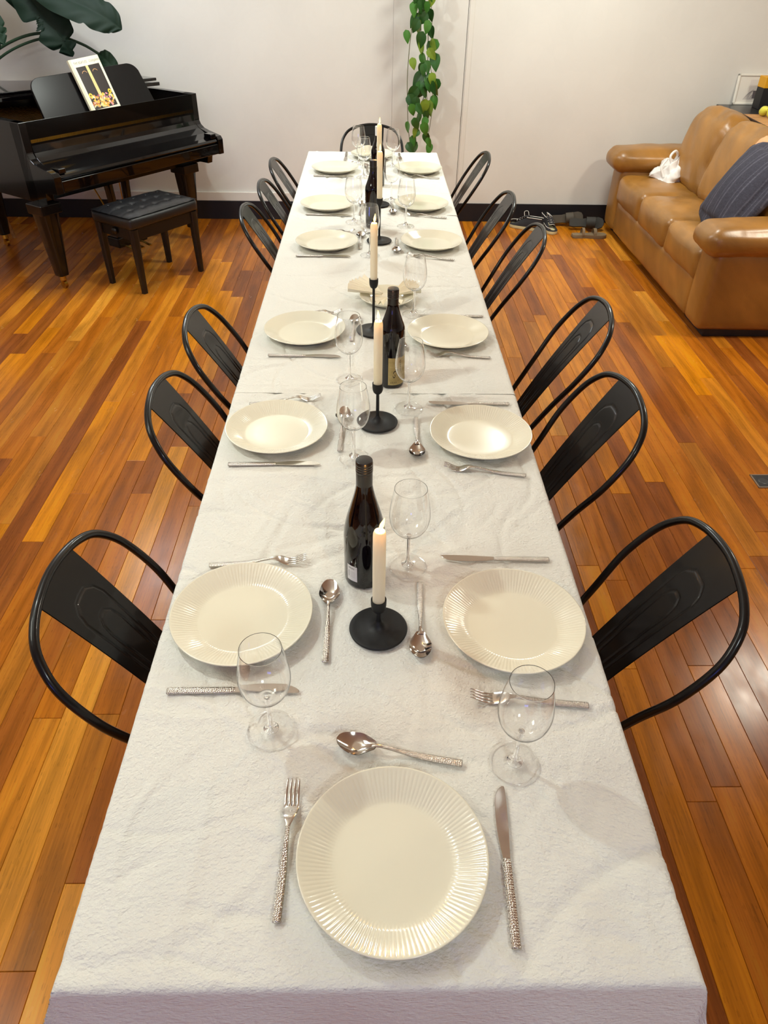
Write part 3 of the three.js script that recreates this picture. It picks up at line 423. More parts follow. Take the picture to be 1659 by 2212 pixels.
{
  const src = { knife: makeKnife(), fork: makeFork(), spoon: makeSpoon() }, len = { knife: 0.23, fork: 0.205, spoon: 0.206 };
  const P = ['piano side', 'sofa side'], at = (i, s) => `${ORD[i]} place on the ${P[s]}`;
  const list = [['fork', -0.123, -0.395, -0.116, -0.615, 'left of the near head plate'], ['knife', 0.192, -0.366, 0.201, -0.599, 'right of the near head plate'], ['spoon', 0.149, -0.637, -0.055, -0.678, 'above the near head plate'],
    ['fork', -0.336, -1.102, -0.131, -1.119, at(0, 0)], ['spoon', -0.08, -0.843, -0.08, -1.07, at(0, 0)], ['knife', -0.356, -0.78, -0.118, -0.784, at(0, 0)],
    ['knife', 0.384, -1.12, 0.152, -1.125, at(0, 1)], ['spoon', 0.103, -1.05, 0.094, -0.86, at(0, 1)], ['fork', 0.379, -0.747, 0.173, -0.767, at(0, 1)],
    ['fork', -0.34, -1.775, -0.141, -1.811, at(1, 0)], ['spoon', -0.078, -1.535, -0.072, -1.785, at(1, 0)], ['knife', -0.355, -1.473, -0.124, -1.48, at(1, 0)],
    ['knife', 0.397, -1.782, 0.17, -1.785, at(1, 1)], ['spoon', 0.128, -1.703, 0.121, -1.5, at(1, 1)], ['fork', 0.385, -1.429, 0.187, -1.464, at(1, 1)],
    ['fork', -0.3, -2.4, -0.1, -2.425, at(2, 0)], ['spoon', -0.06, -2.18, -0.049, -2.383, at(2, 0)], ['knife', -0.322, -2.082, -0.094, -2.079, at(2, 0)],
    ['knife', 0.402, -2.4, 0.17, -2.4, at(2, 1)], ['spoon', 0.1, -2.32, 0.1, -2.12, at(2, 1)], ['fork', 0.376, -2.075, 0.187, -2.099, at(2, 1)],
    ['fork', -0.27, -3.32, -0.07, -3.345, at(3, 0)], ['spoon', -0.044, -3.11, -0.04, -3.324, at(3, 0)], ['knife', -0.31, -3.013, -0.083, -3.013, at(3, 0)],
    ['spoon', 0.117, -3.256, 0.113, -3.06, at(3, 1)], ['fork', 0.353, -2.979, 0.154, -3.037, at(3, 1)],
    ['spoon', -0.05, -3.61, -0.036, -3.84, at(4, 0)], ['knife', -0.309, -3.608, -0.089, -3.593, at(4, 0)],
    ['spoon', 0.107, -3.82, 0.113, -3.62, at(4, 1)], ['fork', 0.365, -3.571, 0.175, -3.618, at(4, 1)],
    ['knife', -0.322, -4.35, -0.091, -4.34, at(5, 0)], ['spoon', -0.012, -4.41, -0.03, -4.62, at(5, 0)], ['fork', 0.39, -4.325, 0.195, -4.37, at(5, 1)], ['fork', -0.3, -4.64, -0.105, -4.66, at(5, 0)],
    ['knife', -0.15, -4.95, -0.153, -4.72, 'left of the far head plate'], ['fork', 0.182, -4.94, 0.184, -4.735, 'right of the far head plate']];
  const kind = { knife: 'dinner knife with hammered handle', fork: 'dinner fork with hammered handle', spoon: 'spoon with hammered handle' };
  for (const [k, hx, hz, tx, tz, l] of list) {
    const c = src[k].clone(), dx = tx - hx, dz = tz - hz, d = Math.hypot(dx, dz), off = k === 'spoon' ? 0 : (d - len[k]) / 2;
    c.name = numbered(src[k].name); scene.add(c); c.position.set(hx + dx / d * off, OBJ - 0.0002, hz + dz / d * off); c.rotation.y = Math.atan2(-dz, dx);
    tag(c, `stainless steel ${kind[k]}, ${l}`, k, `steel ${k === 'knife' ? 'knive' : k}s on the table`);
  }
}

// ---------------------------------------------------------------- side plate with folded napkins
{
  const pl = mesh('side_plate', plateGeo(90, 2, 0.1), M.china); pl.position.set(0.062, OBJ, -2.535); tag(pl, 'small cream side plate under folded napkins in the table middle', 'plate');
  const nm = phys({ color: 0xf3ead4, roughness: 0.85, sheen: 0.3, side: THREE.DoubleSide });
  const fan = (a, spread, len, lift, name, label, x, z, n) => { const g = grid(n * 8, 14, (u, v) => { const t = a + (u - 0.5) * spread, r = 0.012 + v * len, f = Math.abs(((u * n) % 1) * 2 - 1), w = Math.sin(v * 2.6 + u * 9) * 0.003 * v; return [Math.cos(t) * r, 0.008 + f * 0.016 * (0.35 + 0.65 * v) + lift * v + w, -Math.sin(t) * r]; }); const m = mesh(name, g, nm); m.position.set(x, OBJ + 0.012, z); return tag(m, label, 'napkin', 'pleated cream napkins'); };
  fan(2.75, 1.15, 0.125, 0.02, 'pleated_napkin', 'cream pleated napkin fanned to the left on the side plate', 0.055, -2.545, 7);
  fan(0.45, 1.2, 0.1, 0.014, 'pleated_napkin', 'cream pleated napkin fanned to the right on the side plate', 0.075, -2.54, 7);
  fan(-1.65, 1.5, 0.075, 0.004, 'pleated_napkin', 'cream pleated napkin fanned to the front on the side plate', 0.065, -2.525, 6);
  const nk = thing('folded_napkin', 'folded cream napkin standing on the far head plate', 'napkin', [0.005, OBJ + 0.006, -4.84], 0.15);
  mesh('fold', grid(28, 10, (u, v) => [(u - 0.5) * 0.13, 0.002 + v * 0.055, 0.022 * (1 - v) + 0.004 * Math.sin(u * 12)]), nm, nk); mesh('fold', grid(28, 10, (u, v) => [(u - 0.5) * 0.13, 0.002 + v * 0.055, -0.022 * (1 - v) + 0.004 * Math.sin(u * 12)]), nm, nk);
}

// ---------------------------------------------------------------- grand piano (local z toward the player)
const PIANO = [-1.4515, 0, -5.0695], PT = Math.atan2(0.822938, 0.568131);
const pw = (x, y, z) => [PIANO[0] + 0.568131 * x + 0.822938 * z, y, PIANO[2] - 0.822938 * x + 0.568131 * z];
{
  const t = thing('grand_piano', 'glossy black grand piano with music desk raised, in the corner', 'piano', PIANO, PT);
  const outline = (s, o) => { s.moveTo(-0.7 + o, 0.21); s.lineTo(-0.7 + o, 1.3 - o); s.bezierCurveTo(-0.7 + o, 1.5 - o, -0.3 - o, 1.54 - o, -0.2 - o, 1.36 - o); s.bezierCurveTo(-0.06 - o, 1.08 - o, 0.36 - o, 1.06 - o, 0.56 - o, 0.84 - o); s.bezierCurveTo(0.67 - o, 0.74, 0.7 - o, 0.66, 0.7 - o, 0.54); s.lineTo(0.7 - o, 0.21); s.closePath(); };
  const flat = (o, y0, y1, hole) => { const s = new THREE.Shape(); outline(s, o); if (hole) { const h = new THREE.Path(); outline(h, o + 0.045); s.holes.push(h); } return new THREE.ExtrudeGeometry(s, { depth: y1 - y0 - 0.004, bevelEnabled: true, bevelThickness: 0.002, bevelSize: 0.002, bevelOffset: -0.002, bevelSegments: 2, curveSegments: 32 }).rotateX(-Math.PI / 2).translate(0, y0 + 0.002, 0); };
  // shape y runs away from the player: rotateX(-90) sends it to -z
  mesh('case_rim', flat(0, 0.52, 0.955, true), M.pianoSide, t);
  mesh('soundboard', flat(0.044, 0.6, 0.62, false), std({ color: 0x6a4522, roughness: 0.5 }), t);
  const pl = mesh('iron_plate', flat(0.05, 0.84, 0.862, false), M.gold, t);
  const strings = []; for (let i = 0; i < 46; i++) { const x = -0.6 + i * 0.026; strings.push(box(0.0025, 0.0025, x < 0 ? 0.75 : 0.75 - x * 0.7, x, 0.874, -0.42 - (x < 0 ? 0.375 : 0.375 - x * 0.35))); } mesh('strings', strings, M.brass, pl);
  const pins = []; for (let i = 0; i < 60; i++) pins.push(new THREE.CylinderGeometry(0.003, 0.003, 0.03, 6).translate(-0.6 + i * 0.0203, 0.877, -0.40 - 0.03 * (i % 2))); mesh('tuning_pins', pins, M.steel, pl);
  const lid = mesh('lid', mergeGeometries([(() => { const s = new THREE.Shape(); s.moveTo(-0.715, 0.55); s.lineTo(-0.715, 1.32); s.bezierCurveTo(-0.715, 1.52, -0.28, 1.56, -0.19, 1.38); s.bezierCurveTo(-0.05, 1.1, 0.37, 1.08, 0.57, 0.86); s.bezierCurveTo(0.63, 0.75, 0.65, 0.67, 0.65, 0.55); s.closePath(); return new THREE.ExtrudeGeometry(s, { depth: 0.018, bevelEnabled: true, bevelThickness: 0.002, bevelSize: 0.002, bevelSegments: 2, curveSegments: 32 }).rotateX(-Math.PI / 2).translate(0, 0.985, 0); })()]), M.piano, t);
  lid.rotation.z = -0.03; lid.position.y = 0.012;
  mesh('folded_lid_flap', box(1.34, 0.018, 0.3, -0.03, 1.022, -0.71, 0.004), M.piano, lid);
  // arms, key bed, fallboard
  const cheek = [[0, 0.597], [0.003, 0.69], [-0.012, 0.711], [-0.06, 0.721], [-0.12, 0.732], [-0.165, 0.744], [-0.195, 0.764], [-0.209, 0.79], [-0.215, 0.83], [-0.217, 0.955], [-0.3, 0.955], [-0.3, 0.52], [-0.13, 0.52], [-0.115, 0.585]];
  for (const x of [-0.7, 0.652]) mesh('cheek', extr(cheek.map(p => [-p[0], p[1]]), 0.048, 0.004).rotateY(Math.PI / 2).translate(x, 0, 0), M.piano, t);
  for (const s of [-1, 1]) mesh('key_block', box(0.05, 0.03, 0.07, s * 0.624, 0.715, -0.045, 0.006), M.piano, t);
  mesh('key_bed', box(1.304, 0.066, 0.22, 0, 0.632, -0.112, 0.006), M.piano, t);
  const fall = [[0.012, 0.666], [0.002, 0.682], [0.012, 0.694], [0.05, 0.702], [0.115, 0.722], [0.17, 0.747], [0.195, 0.766], [0.205, 0.79], [0.214, 0.862], [0.24, 0.862], [0.24, 0.666]];
  mesh('fallboard', extr(fall, 1.302, 0.002).rotateY(Math.PI / 2).translate(-0.651, 0, 0), M.piano, t);
  mesh('name_board', box(1.302, 0.05, 0.03, 0, 0.885, -0.232, 0.004), M.piano, t);
  mesh('desk_shelf', box(1.3, 0.016, 0.2, 0, 0.902, -0.34, 0.004), M.piano, t);
  mesh('felt_strip', box(1.28, 0.004, 0.006, 0, 0.868, -0.214), M.gold, t);
  const desk = mesh('music_desk', extr(null, 0.016, 0.002, s => { s.moveTo(-0.44, 0); s.lineTo(-0.44, 0.17); s.quadraticCurveTo(-0.43, 0.225, -0.37, 0.232); s.lineTo(0.31, 0.25); s.quadraticCurveTo(0.37, 0.245, 0.39, 0.2); s.lineTo(0.43, 0); s.closePath(); }), phys({ color: 0x0d0b0c, roughness: 0.3, specularIntensity: 0.4, clearcoat: 0.15, clearcoatRoughness: 0.15 }), t);
  desk.position.set(0, 0.911, -0.345); desk.rotation.x = -0.36;
  mesh('desk_ledge', box(0.86, 0.012, 0.03, 0, 0.916, -0.32, 0.003), M.piano, t);
  mesh('music_clip', box(0.012, 0.03, 0.006, 0.2, 0.893, -0.215), M.brass, t);
  // legs, lyre, pedals
  for (const [x, z] of [[-0.7, -0.175], [0.52, -0.24], [-0.42, -1.22]]) {
    const leg = mesh('leg', [post([x, 0.085, z], [x, 0.5, z], 0.034, 0.034, 0.066, 0.066, 8), box(0.145, 0.06, 0.145, x, 0.5, z, 0.006)], M.pianoSide, t);
    mesh('caster', [new THREE.CylinderGeometry(0.024, 0.024, 0.02, 24).rotateZ(Math.PI / 2).translate(x, 0.024, z), new THREE.CylinderGeometry(0.018, 0.022, 0.03, 20).translate(x, 0.07, z), box(0.034, 0.035, 0.012, x, 0.045, z)], M.brass, leg);
  }
  mesh('lyre', [post([-0.05, 0.12, -0.36], [-0.075, 0.53, -0.36], 0.02, 0.02, 0.026, 0.026), post([0.05, 0.12, -0.36], [0.075, 0.53, -0.36], 0.02, 0.02, 0.026, 0.026), box(0.26, 0.07, 0.12, 0, 0.11, -0.36, 0.01)], M.pianoSide, t);
  mesh('lyre_rod', [tube([[-0.03, 0.16, -0.37], [-0.03, 0.54, -0.37]], 0.004, 4, 8), tube([[0.03, 0.16, -0.37], [0.03, 0.54, -0.37]], 0.004, 4, 8), tube([[0, 0.12, -0.42], [0, 0.54, -0.72]], 0.005, 4, 8)], M.brass, t);
  for (const x of [-0.07, 0, 0.07]) mesh('pedal', bar([[0, 0.08, 0.008, 0.004], [0.05, 0.078, 0.009, 0.005], [0.1, 0.07, 0.016, 0.006], [0.115, 0.068, 0.012, 0.004]]).rotateY(-Math.PI / 2).translate(x, 0, -0.32), M.brass, t);

  // music book on the desk
  const b = thing('music_book', 'white music book with a dark flowered cover on the piano desk', 'book', pw(-0.005, 0.922, -0.314), PT);
  const inner = new THREE.Group(); b.rotation.order = 'YXZ'; b.rotation.x = -0.37; b.rotation.z = 0.07;
  const cover = canvasTex(512, 680, (g, w, h) => {
    g.fillStyle = '#f6efd2'; g.fillRect(0, 0, w, h); g.fillStyle = '#e6ddb8'; g.fillRect(0, 0, 34, h); g.fillStyle = '#2c2a2c'; g.font = '40px sans-serif'; g.fillText('THE BEATLES', 60, 66); g.font = 'italic 40px serif'; g.fillText('Complete', 322, 66);
    g.fillStyle = '#231a17'; g.fillRect(66, 100, 410, 548); g.fillStyle = '#e8d08a'; g.beginPath(); g.moveTo(232, 100); g.lineTo(276, 100); g.lineTo(296, 640); g.lineTo(238, 640); g.fill();
    g.strokeStyle = '#d2a064'; g.lineWidth = 7; for (const x of [172, 356]) { g.beginPath(); g.arc(x, 205, 46, 3.6, 5.8); g.stroke(); }
    const r = mulberry(5), col = ['#f0c23c', '#e79a3c', '#d98ba0', '#f2dc8a', '#c46a34', '#e9b04a', '#f6e8c0', '#a85a6a'];
    for (let i = 0; i < 150; i++) { const x = 84 + r() * 374, y = 480 + Math.pow(r(), 0.8) * 156 - 40 * Math.abs(x - 271) / 190 * r(), s = 6 + r() * 20; g.fillStyle = col[Math.floor(r() * col.length)]; g.beginPath(); g.ellipse(x, Math.min(y, 630), s, s * 0.6, r() * 3, 0, 7); g.fill(); }
    for (const x of [98, 444]) { g.fillStyle = '#f4d23c'; g.beginPath(); g.arc(x, 462, 30, 0, 7); g.fill(); g.fillStyle = '#5a3a18'; g.beginPath(); g.arc(x, 462, 12, 0, 7); g.fill(); }
  });
  mesh('pages', box(0.222, 0.296, 0.013, 0.002, 0.148, 0.0105), std({ color: 0xefe8d4, roughness: 0.9 }), b);
  mesh('cover', [box(0.23, 0.302, 0.0018, 0, 0.151, 0.003), box(0.23, 0.302, 0.0018, 0, 0.151, 0.0185), box(0.0018, 0.302, 0.017, -0.1145, 0.151, 0.0107)], std({ color: 0xf3ebcf, roughness: 0.4 }), b);
  mesh('cover_print', new THREE.PlaneGeometry(0.228, 0.3).translate(0, 0.151, 0.0197), phys({ map: cover, roughness: 0.3, clearcoat: 0.4, clearcoatRoughness: 0.1 }), b);
}
{ // bench
  const t = thing('piano_bench', 'black tufted piano bench with four square legs', 'stool', [-1.442, 0, -4.803], PT);
  const seat = grid(54, 36, (u, v) => { const x = (u - 0.5) * 0.56, z = (v - 0.5) * 0.36, e = Math.pow(Math.abs(u - 0.5) * 2, 6) + Math.pow(Math.abs(v - 0.5) * 2, 6); let h = 0.493 - 0.022 * Math.min(1, e); for (let i = -2; i <= 2; i++) for (let j = -1; j <= 1; j++) { const dx = x - i * 0.1, dz = z - j * 0.1, d = dx * dx + dz * dz; h -= 0.007 * Math.exp(-d / 0.0003); } h -= 0.0018 * (Math.exp(-Math.pow(((x / 0.1 + 50.5) % 1) - 0.5, 2) * 160) + Math.exp(-Math.pow(((z / 0.1 + 50.5) % 1) - 0.5, 2) * 160)); return [x, h, z]; }, 1.8, 1.2); const ix = seat.index.array; for (let i = 0; i < ix.length; i += 3) { const a = ix[i]; ix[i] = ix[i + 1]; ix[i + 1] = a; } seat.computeVertexNormals();
  const c = mesh('cushion', [seat, puff(0.566, 0.075, 0.366, 0.022, 0.006, 3, 0.02, 0.0015).translate(0, 0.4345, 0)], M.vinyl, t);
  const bt = []; for (let i = -2; i <= 2; i++) for (let j = -1; j <= 1; j++) bt.push(new THREE.SphereGeometry(0.007, 10, 6).scale(1, 0.5, 1).translate(i * 0.1, 0.487, j * 0.1)); mesh('buttons', bt, M.vinyl, c);
  mesh('apron', [box(0.5, 0.07, 0.02, 0, 0.365, 0.155, 0.002), box(0.5, 0.07, 0.02, 0, 0.365, -0.155, 0.002), box(0.02, 0.07, 0.3, 0.245, 0.365, 0, 0.002), box(0.02, 0.07, 0.3, -0.245, 0.365, 0, 0.002)], M.blackwood, t);
  for (const sx of [-1, 1]) for (const sz of [-1, 1]) mesh('leg', post([sx * 0.25, 0, sz * 0.156], [sx * 0.247, 0.4, sz * 0.155], 0.016, 0.016, 0.025, 0.025, 5), M.blackwood, t);
  for (const sx of [-1, 1]) mesh('height_knob', lathe([[0.0001, 0], [0.02, 0], [0.022, 0.01], [0.016, 0.02], [0.0001, 0.022]], 20).rotateZ(-sx * Math.PI / 2).translate(sx * 0.256, 0.37, 0), M.blackwood, t);
}
{ // timber stool behind the piano
  const m = std({ color: 0xb98a58, roughness: 0.55, map: T_grain }), t = thing('timber_stool', 'pale timber stool with splayed legs half hidden behind the piano', 'stool', [-2.93, 0, -5.66], 0.5);
  mesh('seat', new THREE.CylinderGeometry(0.17, 0.16, 0.03, 40).translate(0, 0.44, 0), m, t);
  for (const sx of [-1, 1]) for (const sz of [-1, 1]) mesh('leg', post([sx * 0.16, 0, sz * 0.16], [sx * 0.09, 0.43, sz * 0.09], 0.013, 0.013, 0.017, 0.017, 1), m, t);
}

// ---------------------------------------------------------------- plants
const leafMat = [phys({ color: 0x12261a, roughness: 0.6, specularIntensity: 0.5, side: THREE.DoubleSide }), phys({ color: 0x18301f, roughness: 0.6, specularIntensity: 0.5, side: THREE.DoubleSide })], stemMat = std({ color: 0x27402a, roughness: 0.5 });
// broad leaf along a midrib; normal direction n sets which way the blade faces
function bladeLeaf(mid, w, n, seed, tears = 0.5) {
  const c = new THREE.CatmullRomCurve3(mid.map(p => V(...p))), N = V(...n).normalize(), r = mulberry(seed), cuts = Array.from({ length: 7 }, () => [0.25 + 0.65 * r(), r() < 0.5 ? -1 : 1, 0.015 + 0.02 * r(), 0.4 + 0.5 * r()]);
  return grid(24, 70, (u, v) => {
    const p = c.getPoint(v), tg = c.getTangent(v), side = tg.clone().cross(N).normalize(), nn = side.clone().cross(tg).normalize(), s = (u - 0.5) * 2; let ww = w * Math.pow(Math.sin(Math.PI * Math.pow(clamp(v, 0.001, 0.999), 0.8)), 0.7);
    for (const [cv, cs, cw, cd] of cuts) if (Math.sign(s) === cs) ww *= 1 - tears * cd * Math.exp(-Math.pow((v - cv - 0.1 * Math.abs(s)) / cw, 2));
    p.addScaledVector(side, s * ww).addScaledVector(nn, ww * (0.28 * Math.abs(s) - 0.3 * s * s) + 0.004 * Math.sin(v * 40 + Math.abs(s) * 6) * Math.abs(s) + 0.012 * Math.sin(v * 9 + seed) * s);
    return [p.x, p.y, p.z];
  });
}
{
  const base = [-3.24, 0, -5.79], t = thing('potted_leaf_plant', 'tall plant with large dark green torn leaves behind the piano', 'plant', base), rel = a => a.map(p => [p[0] - base[0], p[1] - base[1], p[2] - base[2]]);
  mesh('pot', lathe([[0.0001, 0], [0.13, 0], [0.15, 0.03], [0.18, 0.33], [0.185, 0.34], [0.172, 0.342], [0.165, 0.31], [0.0001, 0.3]], 48), std({ color: 0xcfcac2, roughness: 0.6 }), t);
  mesh('soil', lathe([[0.0001, 0.305], [0.165, 0.305]], 32), std({ color: 0x2a1c12, roughness: 1 }), t);
  const S = (pts, r) => mesh('leaf_stem', tube(rel(pts), r, 60, 8), stemMat, t);
  const Lf = (mid, w, n, s, k, tears) => mesh('leaf', bladeLeaf(rel(mid), w, n, s, tears), leafMat[k], t);
  S([[-3.12, 0.3, -5.74], [-2.95, 0.85, -5.76], [-2.56, 1.18, -5.78], [-2.22, 1.29, -5.8], [-1.96, 1.23, -5.8], [-1.86, 1.175, -5.8]], 0.009);
  S([[-3.1, 0.3, -5.7], [-2.9, 0.8, -5.72], [-2.54, 1.14, -5.76], [-2.25, 1.255, -5.8], [-2.12, 1.26, -5.82]], 0.008);
  S([[-3.15, 0.3, -5.76], [-2.95, 1.1, -5.8], [-2.6, 1.75, -5.82], [-2.3, 1.72, -5.8]], 0.011);
  S([[-3.18, 0.3, -5.72], [-3.0, 1.2, -5.74], [-2.6, 1.7, -5.72], [-2.25, 1.66, -5.7]], 0.011);
  S([[-3.2, 0.3, -5.7], [-3.1, 1.1, -5.62], [-2.8, 1.55, -5.56], [-2.6, 1.5, -5.56]], 0.01);
  Lf([[-2.25, 1.66, -5.7], [-2.05, 1.53, -5.66], [-1.83, 1.44, -5.66], [-1.7, 1.37, -5.68], [-1.645, 1.325, -5.7]], 0.115, [0.2, 0.55, 1], 4, 0, 0.12);
  Lf([[-2.33, 1.68, -5.8], [-2.22, 1.5, -5.74], [-2.12, 1.36, -5.7], [-2.05, 1.25, -5.7], [-2.02, 1.165, -5.72]], 0.135, [0.3, 0.2, 1], 9, 0, 0.9);
  Lf([[-2.6, 1.5, -5.56], [-2.5, 1.42, -5.52], [-2.4, 1.33, -5.5], [-2.36, 1.25, -5.5]], 0.1, [0.4, 0.2, 1], 13, 1, 0.6);
  Lf([[-2.75, 1.42, -5.6], [-2.6, 1.36, -5.55], [-2.48, 1.28, -5.53], [-2.42, 1.2, -5.52]], 0.12, [0.2, 0.4, 1], 17, 0, 0.7);
  Lf([[-1.87, 1.18, -5.8], [-1.82, 1.15, -5.78], [-1.77, 1.09, -5.77], [-1.74, 1.02, -5.77]], 0.055, [0.4, 0.2, 1], 21, 1, 0.1);
  Lf([[-2.6, 1.75, -5.85], [-2.4, 1.6, -5.88], [-2.3, 1.45, -5.9], [-2.24, 1.36, -5.9]], 0.11, [0.1, 0.2, 1], 29, 1, 0.5);
}
{ // hanging heart-leaf vine
  const base = [0.38, 2.12, -5.99], t = thing('hanging_vine', 'green heart-leaved vine trailing down the back wall', 'plant', base);
  const g = () => { const o = []; return grid(10, 12, (u, v) => { const s = (u - 0.5) * 2, w = 0.46 * Math.pow(Math.max(0, Math.sin(Math.PI * Math.pow(clamp(v, 0, 1), 0.5))), 0.9); const notch = 0.3 * Math.abs(s) * Math.pow(1 - v, 4); return [s * w, -v * 1.12 + notch + 0.02, 0.16 * Math.abs(s) * w - 0.22 * v * v]; }); };
  const leaf = g(), mats = [0x35662a, 0x437a2c, 0x27511d, 0x7d9a34, 0x4c8030].map(c => phys({ color: c, roughness: 0.4, clearcoat: 0.2, clearcoatRoughness: 0.2, side: THREE.DoubleSide }));
  mesh('pot', lathe([[0.0001, -0.02], [0.07, -0.02], [0.085, 0], [0.1, 0.13], [0.105, 0.14], [0.094, 0.14], [0.09, 0.11], [0.0001, 0.1]], 40), std({ color: 0xd8d2c8, roughness: 0.6 }), t);
  mesh('hanger', [tube([[-0.1, 0.13, 0], [0, HC - base[1], 0], [0.1, 0.13, 0]], 0.003, 30, 6), tube([[0, 0.13, 0.1], [0, HC - base[1] - 0.02, 0]], 0.003, 12, 6)], M.black, t);
  const r = mulberry(88), vine = (pts, rad) => mesh('vine_stem', tube(pts.map(p => [p[0] - base[0], p[1] - base[1], (p[2] ?? -6.0) - base[2]]), rad, 70, 6), std({ color: 0x5a5a2e, roughness: 0.7 }), t);
  vine([[0.34, 2.22, -5.95], [0.27, 2.2, -5.93], [0.3, 1.9], [0.31, 1.5], [0.29, 1.35], [0.275, 1.2], [0.268, 1.02], [0.275, 0.88], [0.285, 0.72], [0.31, 0.56], [0.315, 0.5]], 0.0025);
  vine([[0.36, 2.22, -5.92], [0.36, 2.18, -5.9], [0.37, 1.8], [0.35, 1.4], [0.38, 1.1], [0.4, 0.95], [0.37, 0.85], [0.34, 0.74], [0.35, 0.6]], 0.0028);
  vine([[0.4, 2.22, -5.92], [0.42, 2.18, -5.9], [0.41, 1.8], [0.4, 1.4], [0.41, 1.2], [0.41, 1.0], [0.42, 0.85], [0.42, 0.72], [0.44, 0.56]], 0.0028);
  vine([[0.42, 2.22, -5.95], [0.48, 2.2, -5.94], [0.44, 1.8], [0.42, 1.45], [0.435, 1.3], [0.43, 1.15], [0.45, 1.0], [0.46, 0.85], [0.44, 0.66]], 0.0022);
  const L = [[0.29, 1.44], [0.34, 1.45], [0.39, 1.45], [0.42, 1.49], [0.32, 1.37], [0.38, 1.38], [0.4, 1.34], [0.42, 1.31], [0.25, 1.28], [0.36, 1.26], [0.35, 1.21], [0.41, 1.21], [0.37, 1.14], [0.3, 1.12], [0.46, 1.13], [0.38, 1.09], [0.4, 1.1], [0.44, 1.03], [0.36, 0.97], [0.49, 0.98], [0.39, 0.95], [0.29, 0.88], [0.34, 0.85], [0.47, 0.88], [0.4, 0.85], [0.44, 0.84], [0.41, 0.79], [0.41, 0.75], [0.33, 0.74], [0.4, 0.71], [0.28, 0.72], [0.34, 0.68], [0.36, 0.67], [0.32, 0.62], [0.42, 0.64], [0.45, 0.57], [0.29, 0.57], [0.35, 0.57]];
  for (let i = 0; i < 26; i++) L.push([0.3 + 0.16 * r(), 0.62 + 0.9 * r()]); for (let i = 0; i < 34; i++) L.push([0.28 + 0.2 * r(), 1.52 + 0.68 * r()]);
  L.forEach(([x, y], i) => { const m = mesh('leaf', leaf, mats[i % 7 === 3 ? 3 : Math.floor(r() * 3) + (r() < 0.25 ? 2 : 0)], t), s = (y > 0.8 ? 0.056 : 0.046) + 0.03 * r(); m.position.set(x - base[0], y + s * 0.45 - base[1], -6.0 + (r() - 0.3) * 0.07 - base[2] + 0.02); m.scale.setScalar(s); m.rotation.set(-0.25 + 0.4 * r(), (r() - 0.5) * 2.0, (r() - 0.5) * 1.5); });
}

